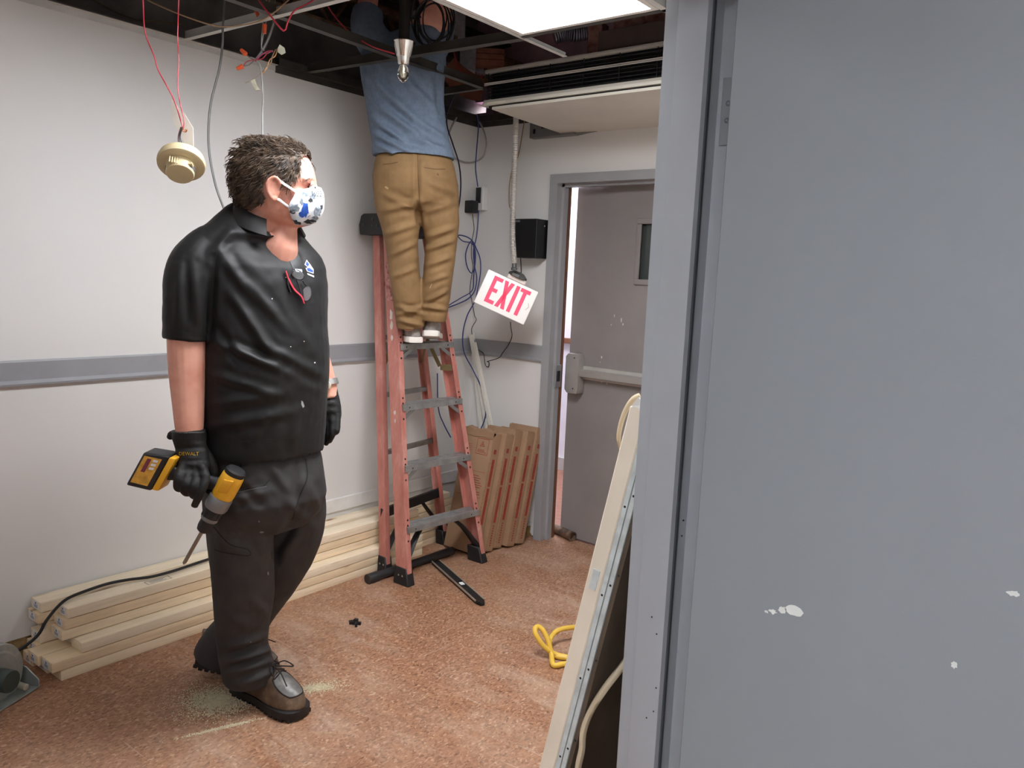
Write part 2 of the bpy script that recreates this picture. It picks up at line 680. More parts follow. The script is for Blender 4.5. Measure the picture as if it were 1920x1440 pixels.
# chips of paint on the leaf
chipm = M('pale paint chip', (214, 208, 198), .6, var=0)
for k, (x, y, w, h) in enumerate(((1152, 592, 2, 8), (1165, 600, 3, 12), (1168, 608, 3, 6), (1146, 609, 2, 4), (1128, 670, 4, 6), (1125, 679, 2, 3), (1128, 716, 3, 4), (1138, 718, 2, 12))):
    p = onY(x, y, hy + (hx - (-2.2)) * 0 + .045)
    r = ray(x, y)
    nrm = np.array(ey)
    tt = ((np.array(dl(0, -.0006, 0)) - CAM) @ nrm) / (r @ nrm)
    c = V(CAM + r * tt)
    s = tt * FPX / FPX
    q = [(random.uniform(.6, 1) * math.cos(a) * w / 2 * tt, random.uniform(.6, 1) * math.sin(a) * h / 2 * tt) for a in np.linspace(0, 2 * PI, 9)[:-1]]
    MB().prism(q, c, ex, (0, 0, 1), ey * .0004).build('paint_chip', chipm, d1, smooth=0)

# ------------------------------------------------------------------ hall beyond the exit door
HALLW = M('hall wall white', (232, 231, 236), .6, var=.02)
struct(MB().bb((-5.0, 5.2, 0), (0, 5.3, 3.4)), 'wall_hall', HALLW, label='bright white wall of the hall seen through the door gap', smooth=0)
struct(MB().bb((-5.1, YB + .13, 0), (-5.0, 5.3, 3.4)), 'wall_hall_side', HALLW, label='white side wall of the hall beyond the exit', smooth=0)
struct(MB().bb((0, YB + .13, 0), (.1, 5.3, 3.4)), 'wall_hall_end', HALLW, label='white end wall of the hall beyond the exit', smooth=0)
struct(MB().bb((-5.0, YB + .40, 3.3), (0, 5.3, 3.4)), 'ceiling_hall', HALLW, label='white ceiling of the hall beyond the exit', smooth=0)
struct(MB().bb((-5.0, 5.17, 1.02), (0, 5.2, 1.06)), 'trim_6', BROWNW, label='thin brown rail on the hall wall beyond the exit', bevel=.003)
struct(MB().bb((-5.0, 5.18, 0), (0, 5.2, .10)), 'baseboard_hall', M('hall base', (190, 186, 180), .5), label='pale baseboard of the hall beyond the exit', smooth=0)

# ------------------------------------------------------------------ right wall, foreground frame and open door
OP0 = .17                          # near edge of the opening
wr = MB()
wr.bb((XR + .008, YJ + .06, 0), (-.62, YB, 2.46))
wr.bb((XR + .008, OP0 - .045, 2.08), (-.62, YJ + .045, 2.46))
wr.bb((XR + .008, -2.6, 0), (-.62, OP0 - .045, 2.46))
struct(wr, 'wall_right', WHITE, label='white wall the doorway beside the camera is cut in', smooth=0)
f2 = thing('trim_7', (-.69, YJ, 0), label='blue grey steel frame of the open doorway close by', kind='structure')


def jamb(y, s):
    """plan outline of a jamb; s = +1 opens towards -y"""
    return [(-.757, y), (-.7255, y), (-.7245, y - .0 * s), (-.7235, y - .014 * s), (-.664, y - .014 * s), (-.664, y + .055 * s), (-.608, y + .055 * s), (-.608, y + .075 * s), (-.757, y + .075 * s)]


MB().prism(jamb(YJ, 1), (0, 0, 0), (1, 0, 0), (0, 1, 0), (0, 0, 2.08)).build('jamb', FRAMEP, f2, bevel=.0025, seg=2)
MB().prism(jamb(OP0, -1), (0, 0, 0), (1, 0, 0), (0, 1, 0), (0, 0, 2.08)).build('jamb', FRAMEP, f2, bevel=.002)
MB().bb((-.757, OP0, 2.04), (-.61, YJ, 2.09)).build('frame_head', FRAMEP, f2, bevel=.002)
MB().bb((-.6645, YJ + .004, 0), (-.6605, YJ + .013, 2.04)).build('gasket', M('dark gasket', (60, 66, 72), .7), f2, smooth=0)
HINGE = M('painted hinge', (150, 156, 160), .4, .2, var=.04)
hg = MB().bb((-.655, YJ + .0515, 1.770), (-.609, YJ + .056, 1.893)).build('hinge_leaf', HINGE, f2, bevel=.001, label='painted steel hinge leaf')
for x, z in ((-.628, 1.876), (-.641, 1.846), (-.641, 1.815), (-.626, 1.788)):
    MB().lathe([(.0, 0), (.0052, 0), (.0055, .0006), (.003, .0012), (.0012, .0002)], (x, YJ + .0518, z), (0, -1, 0), 12).build('screw', M('hinge screw', (120, 124, 126), .4, .5), hg)
for k, (x, y) in enumerate(((1281, 976), (1278, 1005), (1222, 1157), (1231, 1189), (1230, 1290), (1225, 1334), (1195, 1262), (1182, 1408), (1212, 1346))):
    yy = YJ - .0145 if x > 1198 + (1440 - y) * .06 else YJ - .0006
    c = onY(x, y, yy)
    MB().cyl(c, c + V((0, .002, 0)), .0018, n=7).build('nail_hole', RUBBER, f2)

d2 = thing('door_2', (-.6, YJ + .02, 0), label='blue grey steel door standing open in the near doorway', kind='structure')
MB().bb((-.616, YJ + .0, .012), (.60, YJ + .045, 2.045)).build('leaf', DOORP, d2, bevel=.0015)
chip2 = M('white filler on door', (226, 232, 228), .6, var=.05)


def blob(cx, cy, rx, ry, n=18, j=.3, seed=0):
    r = random.Random(seed)
    return [(cx + math.cos(2 * PI * k / n) * rx * (1 + r.uniform(-j, j)), cy + math.sin(2 * PI * k / n) * ry * (1 + r.uniform(-j, j))) for k in range(n)]


for k, (x, y, w, h, j) in enumerate(((1489, 1145, 32, 20, .12), (1467, 1144, 15, 14, .25), (1449, 1147, 13, 9, .4), (1437, 1147, 7, 5, .4), (1901, 1113, 18, 9, .35), (1788, 1247, 9, 12, .35))):
    c = onY(x, y, YJ - .0005)
    s = 1.0 / FPX * 1.45 / 2
    MB().prism(blob(0, 0, w * s, h * s, 16, j, k), c, (1, 0, 0), (0, 0, 1), (0, .0006, 0)).build('paint_chip', chip2, d2, smooth=0)

# ------------------------------------------------------------------ passage the camera stands in, rest of the room
PASS = M('passage wall paint', (205, 208, 212), .6, var=.02)
struct(MB().bb((1.6, -2.6, 0), (1.7, 3.0, 2.6)), 'wall_passage', PASS, label='pale wall of the passage behind the camera', smooth=0)
struct(MB().bb((-.62, 3.0, 0), (1.7, 3.1, 2.6)), 'wall_passage_end', PASS, label='pale end wall of the passage behind the open door', smooth=0)
struct(MB().bb((XL - .12, -2.7, 0), (1.7, -2.6, 2.6)), 'wall_front', WHITE, label='white wall at the far end of the room behind the camera', smooth=0)
struct(MB().bb((-.62, -2.6, 2.46), (1.7, 3.1, 2.56)), 'ceiling_passage', PASS, label='pale ceiling of the passage behind the camera', smooth=0)

# ------------------------------------------------------------------ ceiling: tiles left in place, open plenum above the work area
TILE = M('acoustic tile', (206, 204, 198), .9, var=.05, vs_=90)
cl = thing('ceiling', (-2.0, -.6, ZC), label='suspended ceiling tiles still in place over the near part of the room', kind='structure')
for i in range(4):
    for j in range(6):
        x0, x1 = -3.15 + i * .61 - .0, -3.15 + (i + 1) * .61
        y0, y1 = 1.22 - (j + 1) * .61, 1.22 - j * .61
        if i == 2 and j in (2, 3):
            continue
        MB().bb((x0 + .006, y0 + .006, ZC + .001), (min(x1, XR) - .006, y1 - .006, ZC + .016)).build('ceiling_tile', TILE, cl, smooth=0)
# plenum shell
struct(MB().bb((XL - .45, -2.7, 3.25), (-.3, YB + .5, 3.35)), 'ceiling_deck', DECK, label='dark roof deck above the open ceiling', smooth=0)
struct(MB().bb((XL - .40, -2.7, ZC + .0), (XL - .30, YB + .5, 3.3)), 'wall_plenum_left', DARK, label='dark masonry above the long wall', smooth=0)
h0, h1 = onY(888, 214, YB + .3), onY(912, 190, YB + .3)
wpb = MB().bb((XL - .40, YB + .30, ZC), (h0.x, YB + .40, 3.3)).bb((h1.x, YB + .30, ZC), (-.3, YB + .40, 3.3))
wpb.bb((h0.x, YB + .30, ZC), (h1.x, YB + .40, h0.z))
wpb.bb((h0.x, YB + .30, h1.z), (h1.x, YB + .40, 3.3))
struct(wpb, 'wall_plenum_back', MAUVE, label='mauve masonry above the end wall', smooth=0)
struct(MB().bb((-.75, 1.2, 2.46), (-.65, YB + .4, 3.3)), 'wall_plenum_right', DARK, label='dark masonry above the doorway wall', smooth=0)
struct(MB().bb((XL - .40, 1.18, ZC + .03), (-.6, 1.21, 3.3)), 'wall_plenum_front', DARK, label='dark board closing the open plenum', smooth=0)
struct(MB().bb((XL - .35, -2.7, ZC - .0), (XL - .0, YB + .35, ZC + .012)).bb((XL, YB, ZC), (-.76, YB + .35, ZC + .012)), 'trim_8', DARK, label='dark top plate of the walls', smooth=0)
# wall angle: white edge along the long wall, dark along the end wall
struct(MB().bb((XL, -2.6, ZC - .022), (XL + .002, 2.25, ZC)).bb((XL, -2.6, ZC - .001), (XL + .022, 2.25, ZC + .001)), 'trim_9', TEEW, label='white wall angle along the top of the long wall', smooth=0)
struct(MB().bb((XL, 2.25, ZC - .03), (XL + .004, YB, ZC)).bb((XL, 2.25, ZC - .002), (XL + .03, YB, ZC + .03)), 'trim_10', STEEL, label='dark wall angle over the ladder', smooth=0)
struct(MB().bb((XL, YB - .004, ZC - .03), (-2.52, YB, ZC)).bb((XL, YB - .03, ZC - .002), (-2.52, YB, ZC + .03)), 'trim_11', STEEL, label='dark wall angle along the top of the end wall', smooth=0)


def tee(p0, p1, mat, parent, w=.024, h=.034):
    p0, p1 = V(p0), V(p1)
    mb = MB()
    mb.beam(p0, p1, w, .0016)
    up = V((0, 0, h / 2))
    mb.beam(p0 + up, p1 + up, .003, h)
    return mb.build('tee_bar', mat, parent, smooth=0)


grid = thing('trim_12', (-2.3, 1.9, ZC), label='bare metal grid of the opened ceiling', kind='structure')
TEED = M('grey tee underside', (112, 110, 104), .5, .2, var=.12, vs_=5)
tee((XL + .01, 1.815, ZC), (-1.94, 1.845, ZC), TEEW, grid)
tee((XL + .01, 2.405, ZC), (-1.94, 2.50, ZC + .004), STEEL, grid, .034, .04)
tee((-2.545, 1.22, ZC + .002), (-2.60, 3.02, ZC + .002), STEEL, grid, .034, .04)
tee((-1.935, 1.22, ZC), (-1.935, 2.76, ZC), TEEW, grid, .02, .016)
tee((XL + .01, 1.22, ZC), (-1.94, 1.22, ZC), TEEW, grid)
tee((-1.335, 1.22, ZC), (-1.335, 2.97, ZC), TEEW, grid)
tee((-1.935, 2.468, ZC), (-.77, 2.468, ZC), STEEL, grid)
tee((XL + .01, 3.03, ZC), (-2.6, 3.03, ZC), STEEL, grid)
# ------------------------------------------------------------------ ceiling light panels
def emis(name, c, s):
    t = NT(name)
    t.b.inputs['Base Color'].default_value = (.9, .9, .9, 1)
    t.b.inputs['Emission Color'].default_value = lin(c)
    t.b.inputs['Emission Strength'].default_value = s
    return t.m


def troffer(name, x0, x1, y0, y1, z, mat, label):
    t = thing(name, ((x0 + x1) / 2, (y0 + y1) / 2, z), label=label, cat='ceiling light', group='flat ceiling light panels')
    MB().bb((x0 + .02, y0 + .02, z + .001), (x1 - .02, y1 - .02, z + .006)).build('diffuser', mat, t, smooth=0)
    fr = MB()
    fr.bb((x0, y0, z - .002), (x0 + .02, y1, z + .012)).bb((x1 - .02, y0, z - .002), (x1, y1, z + .012))
    fr.bb((x0 + .02, y0, z - .002), (x1 - .02, y0 + .02, z + .012)).bb((x0 + .02, y1 - .02, z - .002), (x1 - .02, y1, z + .012))
    fr.build('frame', M('light frame', (225, 222, 215), .4), t, smooth=0)
    MB().bb((x0 + .01, y0 + .01, z + .012), (x1 - .01, y1 - .01, z + .09)).build('housing', M('galvanised housing', (150, 150, 146), .5, .6), t, smooth=0)
    return t


troffer('ceiling_light', -1.922, -1.35, 1.235, 2.452, ZC + .002, emis('lit diffuser', (248, 250, 255), TROFFER_POWER), 'lit white ceiling light panel above the opened ceiling grid')
troffer('ceiling_light', -1.925, -1.34, -1.2, .0, ZC + .0035, emis('lit diffuser 2', (248, 250, 255), TROFFER_2_POWER), 'ceiling light panel over the near half of the room')
troffer('ceiling_light', -.1, .5, -2.35, -1.15, 2.457, emis('passage fill diffuser', (240, 246, 255), CORRIDOR_FILL_POWER), 'added unseen fill light panel over the passage behind the camera')  # out of view, added to brighten the near door and frame
troffer('ceiling_light', -3.6, -2.4, 4.2, 4.8, 2.75, emis('hall diffuser', (238, 240, 255), HALL_POWER), 'ceiling light panel of the hall beyond the exit door')

# ------------------------------------------------------------------ ceiling heater over the exit door
CREAM = M('cream enamel', (214, 208, 194), .32, var=.04, vs_=3)
BLACK = M('matt black', (14, 14, 15), .6, var=0)
GRILL = M('black louvre', (34, 34, 35), .4, .3, var=.1)
HX0, HX1, HY0, HZ0, HZ1 = -2.545, -1.12, 2.98, 2.29, 2.475
ac = thing('ceiling_heater', ((HX0 + HX1) / 2, (HY0 + YB) / 2, HZ0), label='long cream ceiling heater with black louvred grille above the exit door', cat='heater')
MB().prism([(HX0 + .05, HY0), (HX1, HY0), (HX1, YB - .001), (HX0 + .0, YB - .001)], (0, 0, HZ0), (1, 0, 0), (0, 1, 0), (0, 0, .012)).build('bottom_pan', CREAM, ac, smooth=0)
MB().bb((HX0 + .02, HY0 + .012, HZ0 + .012), (HX1, YB - .001, HZ0 + .020)).build('shadow_gap', BLACK, ac, smooth=0)
MB().prism([(0, .02), (0, .033), (.008, .047), (.03, .047), (.03, .02)], (HX0, HY0 - .006, HZ0), (0, 1, 0), (0, 0, 1), (HX1 - HX0, 0, 0)).build('lower_trim', CREAM, ac, smooth=25)
MB().bb((HX0 + .0, HY0 - .004, HZ1 - .018), (HX1, HY0 + .02, HZ1)).build('upper_trim', M('grey cream enamel', (172, 168, 160), .4), ac, bevel=.005, seg=2)
MB().bb((HX0, HY0 + .05, HZ0 + .02), (HX1, HY0 + .06, HZ1)).build('recess', BLACK, ac, smooth=0)
MB().bb((HX0 + .005, HY0 + .06, HZ0 + .02), (HX1, YB - .001, HZ1)).build('housing', M('heater housing', (66, 60, 54), .6), ac, smooth=0)
zb = HZ0 + .118
MB().bb((HX0, HY0 - .004, zb - .0055), (HX1, HY0, zb - .0012)).bb((HX0, HY0 - .004, zb + .0012), (HX1, HY0, zb + .0055)).build('centre_bar', M('white bar', (220, 218, 210), .4), ac, smooth=0)
for k in range(7):
    z = HZ0 + .058 + k * .0165
    if abs(z - zb) < .006:
        continue
    MB().box(((HX0 + HX1) / 2, HY0 + .014, z), (HX1 - HX0 - .02, .022, .0022), Matrix.Rotation(.5, 3, 'X')).build('louvre', GRILL, ac, smooth=0)
for k in range(8):
    x = HX0 + .02 + k * .178
    MB().bb((x, HY0 - .001, HZ0 + .047), (x + .003, HY0 + .002, HZ1 - .018)).build('grille_wire', GRILL, ac, smooth=0)
MB().bb((HX0 + .025, HY0 - .0075, HZ0 + .026), (HX0 + .135, HY0 - .006, HZ0 + .033)).build('maker_plate', M('pale plate', (228, 222, 196), .4), ac, smooth=0)
MB().prism([(0, .02), (.02, .05), (.05, .047), (.05, .02)], (HX0 - .012, HY0 - .006, HZ0), (0, 1, 0), (0, 0, 1), (.014, 0, 0)).build('end_cap', CREAM, ac, smooth=0)

# ------------------------------------------------------------------ things in the open plenum
def top(mb, name, mat, label, cat, group=None, **kw):
    return mb.build(name, mat, None, label=label, cat=cat, group=group, **kw)


BRWN = M('red brown board', (112, 66, 48), .7, var=.15, vs_=7)
FOAM = M('grey foam insulation', (150, 150, 156), .95, var=.12, vs_=40, bump=.5, bs=60)
b0, b1 = atD(452, -10, 3.3), atD(1010, 190, 4.9)
j = thing('roof_joist', (b0 + b1) / 2, label='rusty steel roof joist crossing the open plenum', cat='joist')
for dz in (0, .16):
    MB().beam(b0 + V((0, 0, dz)), b1 + V((0, 0, dz)), .05, .028).build('chord', RUST, j, smooth=0)
nn = 9
for k in range(nn):
    a, b = b0.lerp(b1, k / nn), b0.lerp(b1, (k + 1) / nn)
    mid = (a + b) / 2 + V((0, 0, .16))
    mb = MB()
    mb.cyl(a, mid, .009, n=8).cyl(mid, b, .009, n=8)
    mb.build('web_rod', RUST, j)
for k, (x0, lab) in enumerate(((-3.27, 'dark steel beam above the grey hanging cable'), (-1.6, 'dark steel beam above the lit ceiling panel'))):
    top(MB().bb((x0, 1.24, 2.72), (x0 + .1, YB + .28, 2.735)).bb((x0 + .045, 1.24, 2.735), (x0 + .055, YB + .28, 2.9)).bb((x0, 1.24, 2.9), (x0 + .1, YB + .28, 2.915)), 'steel_beam', STEEL, lab, 'beam', 'steel beams in the plenum', smooth=0)
# bent brown board by the climber's shoulder
p = [onY(823, 139, 3.05), onY(900, 190, 3.35), onY(908, 150, 3.42), onY(850, 110, 3.12)]
mb = MB()
rows = []
for t in np.linspace(0, 1, 9):
    a = p[0].lerp(p[1], t) + V((0, 0, -.035 * math.sin(PI * t)))
    b = p[3].lerp(p[2], t) + V((0, 0, -.01 * math.sin(PI * t)))
    rows.append([a, b, b + V((0, .006, .004)), a + V((0, .006, .004))])
mb.loft(rows)
top(mb, 'brown_flap', BRWN, 'bent red brown board sagging out of the ceiling above the climber', 'board', smooth=40)
# foam blocks and wood offcut
q = atD(850, 40, 4.3)
R1 = Matrix.Rotation(.7, 3, 'Z')
top(MB().box(q, (.13, .10, .24), R1), 'foam_block', FOAM, 'tall grey foam block above the chrome lamp holder', 'insulation', 'foam blocks in the plenum', bevel=.004)
q = atD(877, 112, 4.35)
top(MB().box(q, (.085, .10, .13), R1), 'foam_block', FOAM, 'small grey foam block beside the reddish wood offcut', 'insulation', 'foam blocks in the plenum', bevel=.004)
q = atD(912, 110, 4.45)
mb = MB()
for k in range(3):
    mb.box(q + V((0, 0, -.03 + .03 * k)), (.20, .10, .027), R1)
top(mb, 'wood_offcut', M('reddish brick', (150, 100, 84), .8, var=.2, vs_=12), 'reddish layered offcut above the end of the ceiling heater', 'offcut', smooth=0)
# silver flexible duct and rubble above the heater
p0, p1 = atD(1038, 66, 4.3), atD(1100, 58, 4.3)
mb = MB()
pts = catmull([p0, p0.lerp(p1, .33) + V((0, 0, .01)), p0.lerp(p1, .66), p1], 10)
mb.tube(pts, [.045 + (.005 if k % 2 else 0) for k in range(len(pts))], 14, 0)
top(mb, 'flexible_duct', M('silver foil', (190, 192, 205), .3, .8, var=.1, vs_=40), 'short silver flexible duct above the ceiling heater', 'duct', smooth=50)
brk = M('red brick', (140, 82, 72), .85, var=.2, vs_=18, c2=(190, 150, 140))
bl = ('leftmost red brick lying above the ceiling heater', 'red brick above the heater next to the door frame', 'white flecked brick chip between duct and bricks')
for k, (x, y, s) in enumerate(((1186, 46, .15), (1242, 36, .13), (1122, 60, .07))):
    q = onY(x, y, 3.14)
    hz_ = q.z + .03 - HZ1
    q.z = HZ1 + hz_ / 2 + .001
    top(MB().box(q, (s, .07, hz_), .1), 'brick', brk, bl[k], 'brick', 'bricks above the heater', bevel=.004)
# dark board standing on the heater
top(MB().bb((-1.93, HY0 + .01, HZ1 + .001), (-1.0, HY0 + .03, HZ1 + .085)), 'dark_board', M('dark brown fibreboard', (66, 54, 50), .8, var=.1), 'dark brown board standing on edge along the top of the heater', 'board', smooth=0)
top(MB().bb((HX0 + .05, YB + .1, ZC + .02), (-1.95, YB + .2, ZC + .35)), 'mauve_block', MAUVE, 'mauve masonry block above the exit door behind the heater', 'masonry', smooth=0)

# ------------------------------------------------------------------ chrome lamp holder with clear bulb
lc = onZ(757, 92, ZC)
lt = thing('lamp_holder', lc + V((0, 0, -.09)), label='chrome lamp holder with clear bulb hanging at the grid crossing', cat='lamp')
MB().lathe([(.0, .03), (.046, .03), (.047, .026), (.044, .02), (.029, -.03), (.027, -.033), (.027, -.042), (.024, -.047), (.023, -.056), (.018, -.062), (0, -.062)], lc, n=40).build('holder', CHROME, lt, smooth=40)
MB().lathe([(.007, -.058), (.012, -.062), (.02, -.075), (.0235, -.092), (.022, -.108), (.015, -.122), (.006, -.129), (0, -.130)], lc, n=24).build('bulb', M('clear glass', (250, 250, 250), .03, 0, var=0, trans=1, spec=.5), lt, smooth=60)
mb = MB()
mb.lathe([(.0, -.066), (.008, -.068), (.0095, -.085), (.0095, -.098), (.006, -.108), (0, -.112)], lc, n=12)
mb.build('filament_capsule', M('bright capsule', (240, 232, 205), .2, .6, var=0), lt)
MB().cyl(lc + V((0, 0, .03)), lc + V((0, 0, .85)), .022, n=14).build('stem', M('black iron pipe', (40, 36, 33), .7, .3), lt)

# ------------------------------------------------------------------ wires
def wire(name, pts, r, mat, label, cat='wire', group=None, n=6, parent=None, sub=6, flat=None):
    mb = MB()
    mb.tube(pts, r, n, sub, flat=flat)
    return mb.build(name, mat, parent, smooth=60, **({} if parent is not None else dict(label=label, cat=cat, group=group)))


def pd(l, d):
    """pixel path at a distance (one or per point)"""
    return [atD(x, y, d if isinstance(d, (int, float)) else d[k]) for k, (x, y) in enumerate(l)]


RED = M('red wire', (172, 42, 56), .45, var=.05)
TAN = M('tan wire', (158, 128, 96), .55, var=.05)
GREYW = M('grey cable', (118, 117, 114), .5, var=.05)
LGREY = M('pale grey cable', (168, 166, 162), .5, var=.05)
BLUE = M('blue network cable', (52, 66, 128), .45, var=.05)
NAVY = M('dark navy cable', (34, 38, 62), .45, var=.05)
BLKW = M('black wire', (22, 21, 22), .5, var=.05)

# smoke detector hanging by its wires
dD = 2.30
dc = atD(340, 306, dD)
DET = M('beige plastic', (206, 190, 150), .45, var=.03)
toC = (V(CAM) - dc).normalized()
dn = (toC * .60 + V(-ROT[1]) * -.80 + V(ROT[0]) * -.10).normalized()
sd = thing('smoke_detector', dc - dn * .0 + V((0, 0, -.06)), label='beige smoke detector dangling from two red wires', cat='smoke detector')
MB().lathe([(0, -.022), (.058, -.022), (.062, -.019), (.062, -.010), (.0655, -.008), (.0665, .0), (.065, .008), (.060, .0115), (.045, .013), (0, .013)], dc, dn, 48).build('base', DET, sd, smooth=30)
MB().lathe([(0, .010), (.042, .010), (.042, .016), (.039, .018), (.039, .040), (.037, .044), (.033, .046), (0, .0465)], dc, dn, 40).build('sensor_head', DET, sd, smooth=30)
du = dn.orthogonal().normalized()
du = (V(ROT[0]) - dn * dn.dot(V(ROT[0]))).normalized()
dw = dn.cross(du)
DGL = M('detector screen', (118, 116, 122), .3, .4, var=.1)
for k in range(8):
    a = -PI / 2 + (k - 3.5) * .52 + .05
    if dw.dot(V((0, 0, 1))) < 0:
        rd = du * math.cos(a) - dw * math.sin(a)
    else:
        rd = du * math.cos(a) + dw * math.sin(a)
    rd = -rd if rd.dot(toC - dn * dn.dot(toC)) < 0 and False else rd
    tg = dn.cross(rd)
    c = dc + rd * .0380 + dn * .029
    MB().hexa([c + rd * h + tg * a_ + dn * b_ for h in (-.002, .0013) for a_, b_ in ((-.010, -.007), (.010, -.007), (.010, .007), (-.010, .007))]).build('window', DGL, sd, smooth=0)
# the ribbed nose of the head faces the camera
up = -(V(-ROT[1]) - dn * dn.dot(V(-ROT[1]))).normalized()
fs = (toC - dn * toC.dot(dn)).normalized()
for k in range(6):
    tg = dn.cross(fs).normalized()
    c = dc + fs * .0395 + tg * (-.020 + k * .0064) * (1 if tg.dot(V(ROT[0])) > 0 else -1) + dn * .030 - V(ROT[0]) * .012
    MB().hexa([c + fs * h + tg * a_ + dn * b_ for h in (-.006, .004) for a_, b_ in ((-.0017, -.011), (.0017, -.011), (.0017, .011), (-.0017, .011))]).build('vent_rib', DET, sd, smooth=0)
c = dc - tg * 0 + dn * .03 + fs * -.002
kb = dc + (V(ROT[0]) - dn * dn.dot(V(ROT[0]))).normalized() * .026 + dn * .030 + (dn.cross(V(ROT[0]))) * 0
MB().box(kb - fs * .02 * 0 + fs * .022, (.014, .006, .012), Matrix((tuple(V(ROT[0])), tuple(dn), tuple(V(ROT[0]).cross(dn)))).transposed()).build('key_tab', DET, sd, smooth=0)
for k in range(3):
    wire('lead_wire', pd([(339 + k * 2, 238), (334 + k * 2, 258), (337 + k * 5, 284)], dD + .02), .0012, BLKW if k else M('maroon wire', (96, 30, 40), .5), '', parent=sd)
mb = MB()
cp = pd([(321, 186), (322, 222), (352, 280), (363, 283), (362, 240), (345, 212)], dD + .03)
tk = V(ROT[2]) * .003
mb.add(cp + [q + tk for q in cp], [(5, 4, 3, 2, 1, 0), tuple(range(6, 12))] + [(k, (k + 1) % 6, 6 + (k + 1) % 6, 6 + k) for k in range(6)])
mb.build('cardboard_tag', M('pale cardboard', (206, 198, 186), .8, var=.06), sd, smooth=0)
kt = atD(346, 244, dD)
mb = MB()
for k in range(5):
    a = random.uniform(0, 6)
    mb.tube([kt + V((math.cos(a + i), math.sin(a + i), .6 * math.sin(2.2 * i + a))) * .007 for i in range(5)], .0014, 5, 4)
mb.build('wire_knot', M('copper wire', (176, 126, 100), .45, .3), sd)
wire('red_wire', pd([(262, -60), (268, 0), (272, 60), (289, 105), (296, 130), (312, 160), (325, 185), (335, 213), (343, 240)], dD), .0018, RED, 'thicker kinked red wire holding up the smoke detector', group='red wires')
wire('red_wire', pd([(337, -60), (335, 0), (333, 70), (335, 110), (333, 160), (338, 195), (345, 225), (344, 240)], dD + .01), .0015, RED, 'straight red wire holding up the smoke detector', group='red wires')

# long cables and the loose splice bundle by the man's head
wire('grey_cable', pd([(423, -70), (421, 0), (418, 50), (417, 85), (411, 130), (396, 190), (391, 240), (393, 290), (405, 350), (424, 402), (440, 450)], 2.98), .0042, GREYW, 'long grey cable hanging down behind the shoulder of the standing man', 'cable')
sb = thing('splice_bundle', atD(487, 120, 2.95), label='loose bundle of spliced wires with orange wire nuts above the standing man', cat='wire bundle')
SD = 2.95
wire('main_cable', pd([(515, -60), (514, 0), (513, 40), (502, 75), (488, 100), (479, 112)], SD), .0046, GREYW, '', parent=sb)
wire('drop_cable', pd([(470, 108), (482, 113), (488, 125), (491, 150), (493, 180), (492, 215), (492, 275)], SD), .0036, LGREY, '', parent=sb)
wire('thin_cable', pd([(503, -30), (505, 10), (500, 35), (495, 60), (490, 95), (500, 100), (512, 95)], SD), .0018, LGREY, '', parent=sb)
wire('thin_cable', pd([(496, -30), (500, 15), (494, 35), (490, 85), (496, 95)], SD - .02), .0018, LGREY, '', parent=sb)
wire('pink_wire', pd([(478, 115), (488, 105), (500, 97), (510, 95)], SD - .02), .0022, M('magenta wire', (176, 70, 110), .5), '', parent=sb)
wire('pink_wire', pd([(480, 112), (492, 110), (503, 98), (512, 97)], SD - .03), .0018, RED, '', parent=sb)
ORW = M('orange white wire', (214, 160, 110), .5)
wire('orange_pair', pd([(520, 92), (516, 105), (506, 112), (500, 128), (492, 137)], SD - .01), .0022, ORW, '', parent=sb)
wire('orange_pair', pd([(517, 92), (510, 108), (508, 118), (498, 128), (494, 140)], SD - .02), .0018, TAN, '', parent=sb)
wire('stripped_tail', pd([(495, 132), (484, 142), (472, 150), (460, 156)], SD), .0020, M('grey drain wire', (150, 140, 125), .5), '', parent=sb)
for k, (a, b) in enumerate((((485, 30), (479, 17)), ((496, 46), (496, 63)), ((461, 102), (452, 93)), ((456, 124), (444, 129)))):
    A, Bq = atD(*a, SD - .02), atD(*b, SD - .02)
    ax = (Bq - A)
    L = ax.length
    MB().lathe([(0, 0), (.0085, 0), (.009, L * .15), (.0075, L * .5), (.0062, L), (0, L)], A, ax, 10).build('wire_nut', M('orange wire nut', (226, 96, 54), .4, var=.05), sb, smooth=30)
wire('dark_leg', pd([(485, 30), (490, 40), (493, 52), (490, 70), (492, 92)], SD), .0016, GREYW, '', parent=sb)
wire('dark_leg', pd([(461, 102), (468, 108), (476, 112)], SD - .01), .002, GREYW, '', parent=sb)
wire('dark_leg', pd([(456, 124), (466, 122), (476, 114)], SD - .01), .002, GREYW, '', parent=sb)
wire('dark_leg', pd([(457, 122), (464, 115), (478, 112)], SD - .02), .0016, RED, '', parent=sb)
for a in ([(521, 90), (525, 84), (533, 89), (535, 98), (528, 103), (521, 98)], [(470, 152), (478, 148), (482, 160), (487, 168), (479, 169), (474, 160)]):
    q = pd(a, SD - .03)
    mb = MB()
    tk = V(ROT[2]) * .004
    nq = len(q)
    q = [v + V(ROT[2]) * random.uniform(-.004, .004) for v in q]
    mb.add(q + [v + tk for v in q], [tuple(range(nq))[::-1], tuple(range(nq, 2 * nq))] + [(k, (k + 1) % nq, nq + (k + 1) % nq, nq + k) for k in range(nq)])
    mb.build('tape_flag', M('pale masking tape', (206, 204, 180), .7), sb, smooth=0)
wire('tan_wire', pd([(265, -12), (277, 0), (330, 24), (390, 45), (430, 50), (490, 38), (530, 10), (560, -20)], 2.75), .0026, TAN, 'tan wire sagging across the top of the opened ceiling')
wire('tan_wire', pd([(160, -10), (215, 22), (260, 38), (300, 40), (340, 46)], 3.2), .0028, M('brown wire', (112, 92, 62), .6), 'brown wire lying along the top of the long wall')
